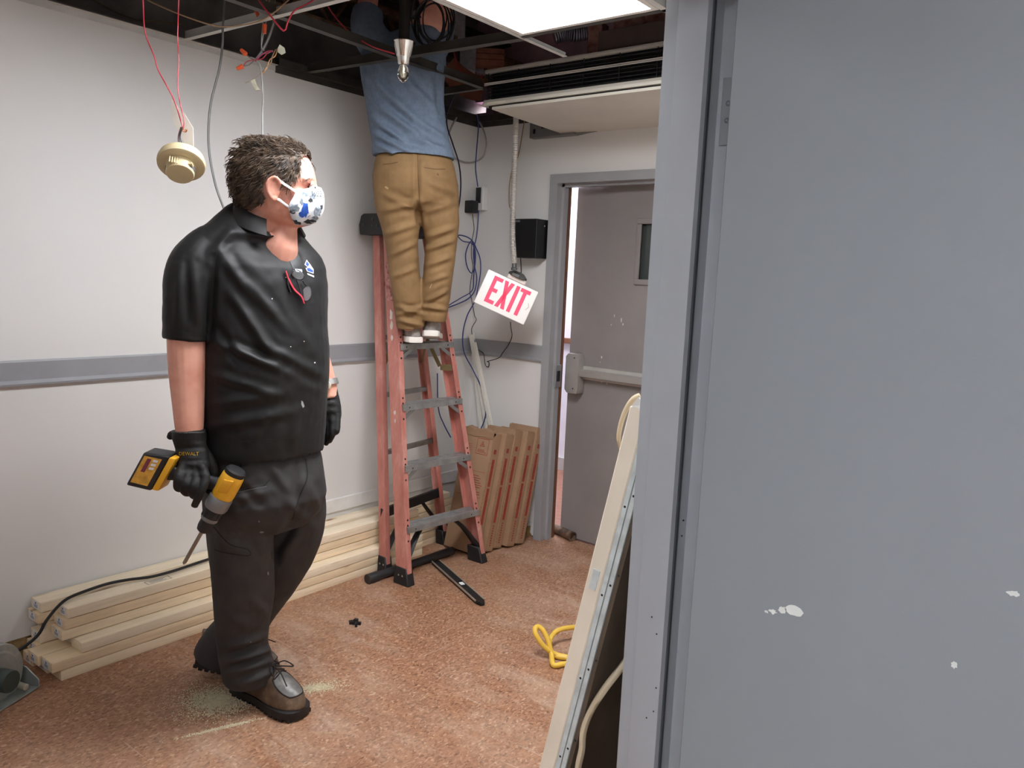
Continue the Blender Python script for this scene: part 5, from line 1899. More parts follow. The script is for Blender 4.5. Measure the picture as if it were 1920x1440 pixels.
for tx, x, y in (('STAR', 594, 358), ('WARS', 596, 367)):
    c = F1.px(x, y, HDV - .09)
    t_ = text_mb(tx, .0225, c, V(ROT[0]) - V(ROT[1]) * -.25, -V(ROT[1]) + V(ROT[0]) * .25, -V(ROT[2]), 0, sx=.62)
    drape(t_, mbv, None, .0008, .004).build('mask_lettering', dark, mko, smooth=180)
bpy.data.meshes.remove(mme)
for s in (-1, 1):
    ev_ = HDV + s * (55 * hs + .006)
    for pts in ([(558, 362, HDV + s * .066), (545, 353, HDV + s * .094), (530, 343, ev_ + s * .004), (519, 334, ev_ + s * .004)], [(543, 389, HDV + s * .070), (533, 382, HDV + s * .085), (524, 375, ev_), (517, 372, ev_ - s * .002)]):
        mb = MB()
        mb.tube([F1.px(*p) for p in pts], .0042, 8, 5, flat=.4, ref=(0, 0, 1))
        mb.build('ear_loop', M('white elastic', (240, 240, 242), .7, var=0), mko, smooth=60)

# shirt
sh = MB()
TR = [(846, 390, 597, .80), (835, 388, 599, .80), (800, 386, 602, .84), (740, 383, 606, .86), (690, 383, 609, .88), (650, 386, 608, .86), (610, 388, 604, .82), (570, 388, 602, .76), (530, 384, 600, .70), (500, 380, 594, .64), (478, 380, 584, .58), (460, 386, 570, .54)]
rings = [body_ring(F1, 830, 420, 570, -.02, .8, PHI)] + [body_ring(F1, y, a, b, -.02, k, PHI) for y, a, b, k in TR]
rings += [body_ring(F1, 444, 394, 560, -.03, .54, PHI, tilt=.12), body_ring(F1, 428, 412, 554, -.04, .66, PHI, tilt=.30), body_ring(F1, 414, 430, 550, -.045, .82, PHI, tilt=.55), body_ring(F1, 408, 444, 544, -.045, .86, PHI, tilt=.68)]
sh.loft(rings)
chain(sh, F1, [(430, 462, -.06, .06), (398, 464, -.12, .070), (367, 496, -.165, .076), (358, 530, -.178, .078), (354, 575, -.182, .0745), (351, 615, -.182, .070), (350, 636, -.182, .0685)], 24, 5)
chain(sh, F1, [(520, 470, .06, .06), (548, 480, .12, .07), (568, 520, .165, .066), (576, 575, .175, .06), (579, 618, .17, .056)], 20, 5)
sm = fuse(sh, .005, 5)
fold(sm, F1, [
    (430, 545, 520, 680, 9, .010), (455, 520, 560, 640, 9, .008), (520, 690, 420, 640, 7, .007), (398, 640, 540, 700, 8, .009), (392, 700, 520, 740, 8, .008), (395, 760, 540, 735, 9, .006), (400, 800, 560, 770, 9, .006), (402, 480, 392, 640, 7, -.010), (412, 470, 470, 560, 9, .007),
    (520, 560, 590, 660, 9, .006), (548, 480, 575, 600, 9, .005), (336, 500, 333, 620, 8, .005), (366, 505, 372, 620, 8, .006), (348, 480, 352, 600, 6, -.004), (440, 430, 400, 470, 8, .006), (470, 830, 500, 780, 9, .005), (545, 835, 560, 770, 9, .005), (400, 600, 455, 690, 7, -.006), (560, 700, 600, 720, 8, -.004), (480, 640, 600, 700, 8, .006)], .0022, 14)
shirt_bvh = bvh_of(sm)
sho = linkw('polo_shirt', sm, POLO, man, label='black short sleeved polo shirt')
f_ = F1.u * math.cos(PHI) - F1.v * math.sin(PHI)
l_ = F1.u * math.sin(PHI) + F1.v * math.cos(PHI)
# collar
cc = F1.px(499, 410, -.045)
col_ = MB()
rows = []
for k in range(33):
    a = math.radians(40 + (360 - 72) * k / 32)
    dx = f_ * math.cos(a) + l_ * math.sin(a)
    back = (1 - math.cos(a)) / 2
    h = .012 + .052 * back
    wd = .036 + .010 * (1 - back)
    ri = .080 + .006 * (1 - back)
    p0 = cc + dx * ri + V((0, 0, h - .03 - .018 * (1 - back)))
    p1 = cc + dx * (ri + .003) + V((0, 0, h + .006 - .03 * (1 - back)))
    p2 = cc + dx * (ri + .008) + V((0, 0, h + .004 - .03 * (1 - back)))
    p3 = cc + dx * (ri + .026 + .012 * (1 - back)) + V((0, 0, h - wd - .03 * (1 - back)))
    p4 = cc + dx * (ri + .022 + .012 * (1 - back)) + V((0, 0, h - wd - .003 - .03 * (1 - back)))
    rows.append([p0, p1, p2, p3, p4])
col_.loft(rows)
cm = col_.mesh('c')
sb_ = cm
linkw('collar', cm, POLO, sho, smooth=60)
# hem and sleeve stitching, placket
seam = M('shirt seam', (11, 11, 12), .6, var=0)


def cast(F, pts, w, bvh, mat, name, parent, dv=-.25, lift=.0009):
    """narrow strip laid on cloth along a pixel path"""
    mb = MB()
    P = catmull([F.px(x, y, dv) for x, y in pts], 6)
    L, Rr = [], []
    for i, p in enumerate(P):
        t = P[min(i + 1, len(P) - 1)] - P[max(0, i - 1)]
        n_ = t.cross(VD).normalized() * w / 2
        L.append(p - n_)
        Rr.append(p + n_)
    nP = len(P)
    mb.add(L + Rr, [(i, i + 1, nP + i + 1, nP + i) for i in range(nP - 1)])
    return drape(mb, bvh, None, lift, .02).build(name, mat, parent, smooth=180)


lash = M('dark lashes', (40, 28, 24), .6, var=0)
cast(F1, [(577, 352), (583, 349.5), (588, 351)], .0028, body_bvh, lash, 'eyelashes', body_o, dv=-.12, lift=.0008)
cast(F1, [(573, 339), (580, 335), (589, 336.5)], .0055, body_bvh, M('eyebrow hair', (96, 72, 58), .7), 'eyebrow', body_o, dv=-.12, lift=.0008)
cast(F1, [(392, 833), (440, 829), (500, 824), (560, 822), (594, 822)], .0022, shirt_bvh, seam, 'hem_stitch', sho)
cast(F1, [(322, 614), (340, 622), (370, 628), (386, 630)], .0022, shirt_bvh, seam, 'sleeve_stitch', sho)
cast(F1, [(430, 440), (412, 462), (402, 495), (398, 540)], .003, shirt_bvh, seam, 'armhole_seam', sho)
cast(F1, [(546, 470), (558, 500), (570, 535), (580, 570)], .03, shirt_bvh, M('placket', (20, 20, 21), .5, var=0), 'placket', sho, lift=.0016)
# open neck of the shirt: bare chest between the collar points
bb_ = MB()
bb_.add([F1.px(x, y, -.15) for x, y in ((505, 436), (549, 430), (551, 452), (547, 484), (534, 470), (519, 455))], [tuple(range(6))])
drape(bb_, shirt_bvh, None, .0012, .01).build('bare_chest', SKIN, body_o, smooth=180)
# emblem
ex2, ey2 = V(ROT[0]), -V(ROT[1])
lw = M('white embroidery', (232, 234, 240), .7, var=.05)
lbm = M('blue embroidery', (36, 74, 168), .7, var=.05)


def emblem(pl, mat, lift, name='chest_emblem'):
    b = MB()
    b.add([F1.px(x, y, -.2) for x, y in pl], [tuple(range(len(pl)))])
    drape(b, shirt_bvh, None, lift, .006).build(name, mat, sho, smooth=180)


emblem([(575, 487), (582, 496), (579, 501), (588, 505), (588, 513), (576, 509), (573, 503), (577, 501), (571, 496)], lw, .001)
emblem([(575, 489), (580, 496), (577, 500), (573, 496)], lbm, .0018)
emblem([(575, 503), (580, 502), (587, 507), (587, 511), (577, 508)], lbm, .0018)
emblem([(576, 512), (589, 517), (589, 520), (577, 515)], lw, .0012, 'emblem_lettering')
emblem([(565, 751), (568, 753), (571, 762), (568, 765), (565, 758)], M('paint smear', (150, 152, 150), .7), .001, 'paint_smear')
for k, (x, y, s) in enumerate(((510, 560, 1.3), (536, 520, 1.2), (590, 680, 1.3), (570, 640, 1.1), (545, 650, 1))):
    emblem([(x - s, y - s * .6), (x + s, y - s), (x + s * 1.2, y + s * .6), (x - s * .4, y + s)], chipm, .0008, 'dust_fleck')

# trousers
tr = MB()
rings = [body_ring(F1, 838, 398, 590, -.01, .8, PHI), body_ring(F1, 860, 396, 596, -.01, .84, PHI), body_ring(F1, 890, 393, 602, -.01, .88, PHI), body_ring(F1, 925, 391, 606, -.01, .86, PHI), body_ring(F1, 955, 395, 600, 0, .8, PHI), body_ring(F1, 985, 425, 570, 0, .7, PHI)]
tr.loft(rings)
chain(tr, F1, [(456, 910, -.085, .105), (450, 960, -.075, .108), (451, 1010, -.062, .104), (455, 1060, -.048, .101), (457, 1110, -.035, .099), (455, 1160, -.02, .090), (455, 1205, -.008, .083), (461, 1238, .002, .086), (467, 1262, .008, .088), (468, 1274, .010, .082)], 26, 5)
chain(tr, F1, [(540, 900, .085, .095), (553, 940, .10, .104), (552, 985, .115, .104), (535, 1035, .13, .103), (506, 1085, .14, .098), (478, 1130, .15, .09), (455, 1170, .158, .082), (428, 1196, .165, .080), (412, 1220, .168, .084), (403, 1236, .168, .082)], 24, 5)
tm = fuse(tr, .0055, 5)
fold(tm, F1, [
    (402, 870, 440, 960, 9, .008), (420, 940, 510, 920, 8, .007), (440, 905, 500, 955, 8, -.006), (500, 860, 545, 930, 8, .006), (555, 870, 560, 960, 7, -.009), (560, 960, 505, 1060, 9, -.012), (575, 900, 600, 960, 8, .006),
    (405, 1010, 470, 1040, 9, .006), (480, 1000, 520, 1080, 8, .007), (410, 1150, 480, 1180, 10, .006), (415, 1215, 500, 1195, 8, .009), (420, 1240, 515, 1215, 8, .012), (430, 1262, 520, 1236, 7, .012), (440, 1228, 510, 1200, 7, -.009), (450, 1285, 525, 1252, 7, .010), (425, 1250, 500, 1230, 5, -.008), (520, 1040, 580, 990, 9, .006), (470, 1120, 500, 1150, 8, .006), (395, 930, 430, 1000, 8, .005), (530, 930, 590, 990, 9, .006)], .002, 12)
trb = bvh_of(tm)
tro = linkw('trousers', tm, TROU, man, label='charcoal cargo trousers')
tseam = M('trouser seam', (18, 18, 19), .8, var=0)
cast(F1, [(436, 930), (460, 918), (492, 912), (506, 898)], .004, trb, tseam, 'pocket_edge', tro)
cast(F1, [(398, 985), (430, 1020), (464, 1030), (466, 1042), (420, 1036), (402, 1030)], .003, trb, tseam, 'cargo_flap_seam', tro)
cast(F1, [(573, 860), (576, 895), (562, 930), (548, 975)], .0045, trb, tseam, 'fly_seam', tro)
cast(F1, [(448, 850), (452, 885), (447, 915)], .004, trb, tseam, 'side_seam', tro)
cast(F1, [(438, 925), (478, 916), (500, 912)], .0022, trb, M('worn pocket lip', (92, 90, 88), .8), 'pocket_lip', tro, lift=.0016)


def onto(F, pl, bvh, mat, name, parent, dv=-.2, lift=.001):
    b = MB()
    b.add([F.px(x, y, dv) for x, y in pl], [tuple(range(len(pl)))])
    return drape(b, bvh, None, lift, .01).build(name, mat, parent, smooth=180)


for k, (x, y, rx, ry) in enumerate(((491, 998, 4, 1.5), (489, 1199, 2, 2.5), (503, 1075, 1.5, 3), (470, 1204, 1.2, 1), (486, 978, 1.5, 1.5))):
    onto(F1, blob(x, y, rx, ry, 10, .4, k + 90), trb, M('grey scuff', (132, 128, 124), .8), 'paint_fleck', tro)

# boots
LEATH = NT('worn brown leather')
_co = LEATH.coord()
LEATH.col(LEATH.ramp(LEATH.noise(_co, 16, 5, .65), [(.3, (62, 47, 36)), (.55, (104, 84, 66)), (.8, (156, 136, 112))]))
LEATH.b.inputs['Roughness'].default_value = .5
LEATH.bump(LEATH.noise(_co, 120, 3, .6), .2, .001)
LEATH = LEATH.m
SOLE = M('black lug sole', (24, 22, 21), .6, var=.15)
CAPM = M('scuffed silver toe', (122, 120, 116), .42, .15, var=.25, vs_=20)
LACE = M('dark lace', (36, 28, 26), .7, var=.1)


def dress_boot(heel, d, length, width, pitch, side, ankle=.10):
    me, P, dd, l, uu = boot(man, heel, d, length, width, pitch, (SOLE, LEATH), ankle=ankle)
    bv = bvh_of(me)
    bo = linkw('boot_upper', me, LEATH, man)
    # toe cap patch and its welt
    b = MB()
    pl = [(.66, -.030), (.72, -.036), (.82, -.036), (.90, -.027), (.94, -.010), (.94, .010), (.90, .027), (.82, .036), (.72, .036), (.66, .030), (.64, 0)]
    b.add([P(t, s * width / .115, .16) for t, s in pl], [tuple(range(len(pl)))])
    drape(b, bv, -uu, .0014, .008).build('toe_patch', CAPM, bo, smooth=180)
    w_ = MB()
    ring = []
    for t, s in pl + pl[:1]:
        hit = bv.ray_cast(P(t, s * width / .115, .2), -uu, .4)
        ring.append((hit[0] or P(t, s, .06)) + uu * .001)
    w_.tube(ring, .0022, 6, 4)
    w_.build('toe_welt', LACE, bo, smooth=60)
    for k in range(4):
        t = .66 - k * .05
        z = .2
        pts = []
        for s in (-.03, -.012, .012, .03):
            hit = bv.ray_cast(P(t + .012 * (1 if s > 0 else -1) * (1 if k % 2 else -1), s, z), -uu, .4)
            pts.append((hit[0] if hit[0] else P(t, s, .1)) + uu * .004)
        mb = MB()
        mb.tube(pts, .0026, 6, 5)
        mb.build('lace', LACE, bo, smooth=60)
    base = P(.56, 0, .146)
    for s in (-1, 1):
        mb = MB()
        mb.tube([base, base + l * s * .03 + uu * .012 + dd * .02, base + l * s * .045 + dd * .05 + uu * -.004, base + l * s * .02 + dd * .03 + uu * .0, base], .0024, 6, 6)
        mb.build('lace_bow', LACE, bo, smooth=60)
    mb = MB()
    mb.tube([base, base - l * side * .012 + dd * .05 - uu * .006, base - l * side * .03 + dd * .10 - uu * .03], .0022, 6, 6)
    mb.build('lace_end', LACE, bo, smooth=60)


dress_boot((-2.385, 1.548, 0), (1, .10), .335, .122, 0, 1)
dress_boot((-2.59, 1.512, .040), (.82, .52), .315, .116, .122, -1, -.05)

# gloves
rg = MB()
# cuff and palm
chain(rg, F1, [(354, 806, -.206, .049), (355, 818, -.207, .050), (358, 835, -.210, .047), (361, 855, -.222, .048), (363, 875, -.235, .048), (364, 892, -.243, .043)], 20, 4, flat=[.95, .9, .8, .72, .68, .62], ref=tuple(F1.u))
KN = [(338, 884), (352, 892), (367, 897), (383, 897)]
for k, (x, y) in enumerate(KN[:3]):
    r = (.0125, .0135, .0135)[k]
    chain(rg, F1, [(358 + (x - 358) * .5, 866, -.238, r + .003), (x, y, -.272, r + .0015), (x - 5, y + 16, -.290, r), (x - 5, y + 29, -.272, r), (x + 2, y + 31, -.238, r * .95), (x + 7, y + 20, -.214, r * .9)], 12, 5)
chain(rg, F1, [(372, 866, -.24, .016), (385, 893, -.268, .0145), (380, 915, -.284, .0135), (372, 932, -.286, .0125), (364, 950, -.284, .0105)], 12, 5)
chain(rg, F1, [(380, 845, -.21, .018), (394, 866, -.205, .017), (400, 888, -.205, .015), (396, 905, -.212, .013)], 12, 5)
# velcro tab
chain(rg, F1, [(330, 812, -.20, .012), (322, 815, -.19, .012), (318, 822, -.185, .010)], 8, 4)
gm = fuse(rg, .0033, 3)
fold(gm, F1, [(325, 842, 395, 838, 4, -.004), (330, 868, 398, 872, 4, .003), (330, 880, 395, 884, 4, -.003), (345, 860, 372, 858, 4, .003)], .0012, 40)
gb = bvh_of(gm)
rgo = linkw('work_glove', gm, GLOVE, man, label='black work glove gripping the drill')
YLW = M('yellow glove print', (196, 160, 56), .7, var=.1)
t_ = text_mb('DEWALT', .0145, F1.px(354, 851, -.32), V(ROT[0]), -V(ROT[1]), -V(ROT[2]), 0)
drape(t_, gb, None, .0012, .006).build('glove_lettering', YLW, rgo, smooth=180)
cast(F1, [(320, 809), (340, 811), (370, 811), (388, 810)], .003, gb, M('glove piping', (84, 82, 80), .7), 'cuff_piping', rgo, dv=-.32)

lg = MB()
chain(lg, F1, [(613, 726, .138, .034), (616, 740, .135, .034), (619, 757, .13, .036), (621, 775, .125, .036), (620, 788, .122, .033)], 18, 4, flat=[.85, .8, .75, .7, .65], ref=tuple(F1.u))
for k, (x, dv) in enumerate(((608, .135), (615, .112), (622, .105), (630, .108))):
    tip = ((606, 822), (611, 833), (617, 828), (626, 812))[k]
    chain(lg, F1, [(x + 1, 778, dv + .008, .0145), (x + 2, 794, dv - .002, .0125), ((x + tip[0]) / 2 + 3, (796 + tip[1]) / 2 + 4, dv - .012, .0115), (tip[0], tip[1], dv + .006, .0095)], 10, 5)
chain(lg, F1, [(611, 756, .115, .016), (604, 772, .10, .0135), (603, 788, .098, .0125), (605, 803, .106, .0105)], 10, 5)
lm = fuse(lg, .0033, 3)
fold(lm, F1, [(603, 745, 632, 750, 4, -.003), (608, 770, 636, 772, 4, .002)], .0012, 40)
linkw('work_glove', lm, GLOVE, man, label='black work glove on the hanging hand')
# wrist watch
wt = MB()
c0, c1 = F1.px(612, 714, .14), F1.px(615, 724, .137)
wt.tube([c0, c1], .0385, 20, 0)
wo = wt.build('wrist_watch', M('steel watch band', (186, 186, 184), .3, .85, var=.1, vs_=60), man, smooth=40, label='silver wrist watch')
wc_ = (c0 + c1) / 2 - F1.v * .037 + F1.u * .006
MB().lathe([(0, 0), (.016, 0), (.016, .007), (.013, .009), (0, .009)], wc_, -F1.v + F1.u * .25, 20).build('watch_case', CHROME, wo)

# ------------------------------------------------------------------ power drill in the hand
DV = -.243
PXM = F1.scale(DV)
ax = (F1.px(372, 1003, DV) - F1.px(440, 882, DV)).normalized()     # towards the bit
hd_ = (F1.px(281, 884, DV) - F1.px(421, 914, DV)).normalized()     # along the grip
nrm_ = ax.cross(hd_).normalized()
if nrm_.dot(V(ROT[2])) > 0:
    nrm_ = -nrm_                                                   # towards the camera
DYEL = M('drill yellow', (236, 176, 44), .42, var=.04)
DBLK = M('drill black', (34, 34, 36), .5, var=.08)
DGRY = M('drill grey', (128, 128, 130), .4, .35, var=.08)
drill = thing('power_drill', F1.px(390, 930, DV), label='yellow and black cordless drill held by the man in the black polo', cat='drill')
a0 = F1.px(441, 886, DV)


def dp(t, h, n=0):
    """t along the motor axis, h along the grip, n towards the camera"""
    return a0 + ax * t + hd_ * h + nrm_ * n


mb = MB()
mb.lathe([(0, -.008), (.022, -.008), (.029, 0), (.033, .012), (.034, .03), (.034, .075), (.032, .085), (0, .085)], a0, ax, 24)
mb.build('motor_housing', DYEL, drill, smooth=30)
mb = MB()
mb.lathe([(0, -.012), (.026, -.012), (.031, -.006), (.031, .010), (0, .010)], a0, ax, 24)
mb.build('rear_cap', DBLK, drill, smooth=30)
mb = MB()
mb.hexa([dp(t, h, n) for n in (.0, .037) for t, h in ((.018, -.016), (.062, -.016), (.062, .014), (.018, .014))])
mb.build('side_plate', M('drill yellow rib', (224, 160, 36), .5, var=.05), drill, bevel=.004, seg=2)
mb = MB()
mb.lathe([(0, .085), (.034, .085), (.0355, .088), (.0355, .12), (.033, .128), (0, .128)], a0, ax, 24)
mb.build('gear_case', DGRY, drill, smooth=30)
mb = MB()
mb.lathe([(0, .128), (.027, .128), (.028, .134), (.028, .152), (.025, .158), (0, .158)], a0, ax, 24)
mb.build('mode_ring', DBLK, drill, smooth=30)
for k in range(12):
    a = 2 * PI * k / 12
    v = hd_ * math.cos(a) + nrm_ * math.sin(a)
    MB().beam(a0 + ax * .133 + v * .028, a0 + ax * .153 + v * .028, .005, .004, up=v).build('ring_grip', DBLK, drill, smooth=0)
mb = MB()
mb.lathe([(0, .158), (.026, .158), (.026, .168), (.022, .172), (0, .172)], a0, ax, 24)
mb.build('chuck_collar', DGRY, drill, smooth=30)
mb = MB()
mb.lathe([(0, .172), (.022, .172), (.022, .195), (.019, .208), (.011, .214), (.006, .216), (0, .216)], a0, ax, 24)
mb.build('chuck', DBLK, drill, smooth=30)
# twist bit
mb = MB()
rings = []
for k in range(40):
    t = k / 39
    z = .21 + .125 * t
    r = .0064 if t < .94 else .0064 * (1 - t) / .06 + .0004
    rings.append([a0 + ax * z + (hd_ * math.cos(a + t * 16) * r + nrm_ * math.sin(a + t * 16) * r * (.55)) for a in (2 * PI * q / 8 for q in range(8))])
mb.loft(rings)
mb.build('drill_bit', M('steel bit', (150, 140, 128), .35, .8, var=.1), drill, smooth=40)
# grip and battery
mb = MB()
g0, g1 = dp(.05, .02), dp(.03, .125)
mb.tube([dp(.052, .0), dp(.05, .04), dp(.047, .09), dp(.044, .15), dp(.042, .18)], [.026, .022, .020, .021, .027], 16, 5, flat=.78, ref=tuple(ax))
mb.build('grip', DBLK, drill, smooth=60)
mb = MB()
mb.tube([dp(.078, .028, 0), dp(.082, .038), dp(.076, .05)], [.008, .009, .006], 10, 4)
mb.build('trigger', DBLK, drill, smooth=60)
mb = MB()
bt0, bt1 = -.014, .100
mb.hexa([dp(t, h, n) for n in (-.036, .036) for t, h in ((bt0, .172), (bt1, .172), (bt1, .192), (bt0, .192))])
mb.build('battery_foot', DYEL, drill, bevel=.005, seg=2)
mb = MB()
mb.hexa([dp(t, h, n) for n in (-.037, .037) for t, h in ((bt0 - .004, .192), (bt1 + .004, .192), (bt1 + .002, .268), (bt0, .268))])
bat = mb.build('battery', DBLK, drill, bevel=.008, seg=3)
mb = MB()
mb.hexa([dp(t, h, n) for n in (.0368, .0376) for t, h in ((bt0 + .010, .208), (bt1 - .010, .208), (bt1 - .012, .260), (bt0 + .010, .260))])
mb.build('battery_label', M('battery label', (214, 160, 62), .5, var=.15, vs_=40), bat, smooth=0)
mb = MB()
for q in range(3):
    mb.hexa([dp(t, h, n) for n in (.0377, .0380) for t, h in ((bt0 + .016 + q * .013, .216), (bt0 + .024 + q * .013, .216), (bt0 + .024 + q * .013, .230), (bt0 + .016 + q * .013, .230))])
mb.build('battery_marks', M('pale print', (226, 228, 232), .5, var=0), bat, smooth=0)
mb = MB()
mb.hexa([dp(t, h, n) for n in (.0377, .0380) for t, h in ((bt0 + .016, .236), (bt0 + .062, .236), (bt0 + .062, .248), (bt0 + .016, .248))])
mb.build('battery_stripe', M('maroon print', (120, 52, 70), .5, var=.1), bat, smooth=0)

# ------------------------------------------------------------------ safety glasses hooked in the collar
gl = thing('safety_glasses', F1.px(560, 535, -.2), label='clear safety glasses with red and black temples hooked in the shirt collar', cat='glasses')


def surf(x, y, off=.006):
    r = V(ray(x, y)).normalized()
    h = shirt_bvh.ray_cast(V(CAM), r, 10)
    return (h[0] if h[0] else F1.px(x, y, -.1)) - r * off


CLR = M('clear lens', (236, 240, 242), .05, 0, var=0, trans=.85, spec=.7)
for k, (x, y, rx, ry, an_) in enumerate(((558, 515, 13, 8, .55), (575, 551, 9, 14, .1))):
    c = surf(x, y, .016)
    ring = []
    for q in range(20):
        a = 2 * PI * q / 20
        dx, dy = rx * math.cos(a), ry * math.sin(a)
        ring.append(c + (ex2 * (dx * math.cos(an_) + dy * math.sin(an_)) + ey2 * (dy * math.cos(an_) - dx * math.sin(an_))) * F1.scale(-.2))
    mb = MB()
    mb.loft([ring, [p - VD * .002 for p in ring]])
    mb.build('lens', CLR, gl, smooth=30)
    mb = MB()
    mb.tube(ring + ring[:2], .0016, 6, 2)
    mb.build('lens_rim', DBLK, gl, smooth=60)
mb = MB()
mb.tube([surf(568, 527, .016), surf(572, 533, .018), surf(575, 537, .016)], .0022, 6, 4)
mb.build('bridge', DBLK, gl, smooth=60)
mb = MB()
mb.tube([surf(536, 508, .008), surf(542, 525, .008), surf(552, 543, .008), surf(565, 556, .009), surf(570, 569, .01)], [.004, .006, .006, .0055, .004], 8, 5, flat=.5, ref=tuple(VD))
mb.build('temple', M('red temple', (196, 40, 58), .4, var=.03), gl, smooth=60)
mb = MB()
mb.tube([surf(549, 508, .014), surf(542, 516, .010), surf(540, 530, .007), surf(545, 548, .006)], .003, 8, 5)
mb.build('temple', DBLK, gl, smooth=60)
onto(F1, [(553, 504), (566, 505), (567, 510), (556, 510)], shirt_bvh, M('white lens sticker', (232, 234, 236), .4, var=0), 'lens_tag', gl, lift=.0175)  # plain white tag laid over the upper lens
# ------------------------------------------------------------------ the man on the ladder, seen from behind
vdir = V(ray(780, 300))
vdir = V((vdir.x, vdir.y, 0)).normalized()
F2 = Frame((-2.755, 2.824, 1.1655), (vdir.y, -vdir.x))
mn2 = thing('person', F2.o, label='man in blue tee shirt and tan trousers on the ladder, head in the ceiling', cat='person')
KHAKI = NT('tan chino cloth')
_co = KHAKI.coord()
KHAKI.col(KHAKI.ramp(KHAKI.noise(_co, 6, 5, .65), [(.3, (118, 90, 56)), (.6, (138, 108, 70)), (.85, (158, 128, 88))]))
KHAKI.b.inputs['Roughness'].default_value = .8
KHAKI.bump(KHAKI.noise(_co, 260, 2, .5), .15, .001)
KHAKI = KHAKI.m
BLUET = NT('blue heather jersey')
_co = BLUET.coord()
BLUET.col(BLUET.ramp(BLUET.noise(_co, 40, 4, .7), [(.3, (94, 107, 124)), (.7, (112, 127, 146))]))
BLUET.b.inputs['Roughness'].default_value = .85
BLUET.bump(BLUET.noise(_co, 300, 2, .5), .12, .001)
BLUET = BLUET.m
BK = -PI / 2
# body
b2 = MB()
HD2 = -.10
h2 = F2.scale(HD2)
H2R = [(-22, 812, 782, 8), (-18, 826, 772, 20), (-8, 836, 764, 30), (6, 840, 760, 35), (20, 840, 760, 36), (32, 838, 764, 35), (44, 838, 770, 32), (54, 836, 778, 28), (62, 830, 788, 20), (67, 822, 796, 10)]
rg_ = []
for y, xf, xb, hw in H2R:
    c = F2.px((xf + xb) / 2, y, HD2)
    hl, w = (xf - xb) / 2 * h2, hw * h2
    rg_.append([c + F2.u * (hl * math.cos(2 * PI * k / 28)) + F2.v * (w * math.sin(2 * PI * k / 28)) for k in range(28)])
b2.loft(rg_[::-1])
chain(b2, F2, [(838, 26, HD2, .009), (845, 36, HD2, .013), (839, 40, HD2, .01)], 8)
for s in (-1, 1):
    ev_ = HD2 + s * (36 * h2)
    b2.sphere(F2.px(794, 22, ev_), (.014, .009, .028), 12, Matrix((tuple(F2.u), tuple(F2.v), (0, 0, 1))).transposed())
    chain(b2, F2, [(799, 20, ev_ + s * .004, .004), (797, 12, ev_ + s * .010, .0045), (790, 13, ev_ + s * .014, .005), (788, 24, ev_ + s * .013, .005), (793, 31, ev_ + s * .006, .006)], 6)
chain(b2, F2, [(798, 45, HD2, .055), (785, 70, -.11, .062), (772, 100, -.12, .075)], 16)
chain(b2, F2, [(765, 100, -.12, .10), (764, 200, -.13, .11), (775, 320, -.13, .11)], 16)
ARM = (([(765, 95, -.12, .07), (705, 78, -.12, .056), (688, 40, -.10, .05), (694, -15, -.04, .043), (712, -60, .06, .036), (724, -92, .10, .03)], -1), ([(765, 95, -.12, .07), (808, 84, -.08, .054), (822, 50, -.02, .047), (832, -5, .05, .042), (834, -55, .10, .036), (832, -90, .13, .03)], 1))
for pts, s in ARM:
    chain(b2, F2, pts, 14)
    hx_, hy_, hv_, _ = pts[-1]
    chain(b2, F2, [(hx_, hy_, hv_, .03), (hx_ - s * 2, hy_ - 18, hv_ + .01, .034), (hx_ - s * 3, hy_ - 30, hv_ + .02, .03)], 12, 4, flat=.6, ref=tuple(F2.u))
    for k, o in enumerate((-9, -3, 3, 9)):
        L = (22, 27, 25, 18)[k]
        chain(b2, F2, [(hx_ + o, hy_ - 26, hv_ + .015, .010), (hx_ + o, hy_ - 26 - L * .5, hv_ + .035, .009), (hx_ + o * .9, hy_ - 26 - L * .8, hv_ + .065, .008), (hx_ + o * .8, hy_ - 26 - L * .75, hv_ + .085, .007)], 8, 4)
    chain(b2, F2, [(hx_ - s * 8, hy_ - 8, hv_, .013), (hx_ - s * 17, hy_ - 20, hv_ + .015, .011), (hx_ - s * 18, hy_ - 32, hv_ + .035, .009)], 8, 4)
chain(b2, F2, [(750, 330, -.13, .08), (752, 440, -.10, .06), (766, 560, -.06, .045), (772, 618, -.04, .04)], 12)
chain(b2, F2, [(815, 330, -.13, .08), (824, 440, -.10, .06), (816, 540, -.07, .045), (810, 600, -.06, .04)], 12)
m2 = fuse(b2, .006, 3)
linkw('body', m2, SKIN, mn2)
# hair
hb2 = MB()
rg_ = []
for y, xf, xb, hw in H2R[:7]:
    c = F2.px((xf + xb) / 2 - 3, y - 1, HD2)
    hl, w = (xf - xb) / 2 * h2 + .006, hw * h2 + .010
    if y > 0:
        c = F2.px((802 + xb) / 2 - 6, y, HD2)
        hl = (802 - xb) / 2 * h2
    rg_.append([c + F2.u * (hl * math.cos(2 * PI * k / 28)) + F2.v * (w * math.sin(2 * PI * k / 28)) for k in range(28)])
hb2.loft(rg_[::-1])
hm2 = fuse(hb2, .006, 2)
fold(hm2, F2, [], .008, 50)
linkw('hair', hm2, M('black hair', (26, 22, 20), .45, var=.2, vs_=40), mn2)
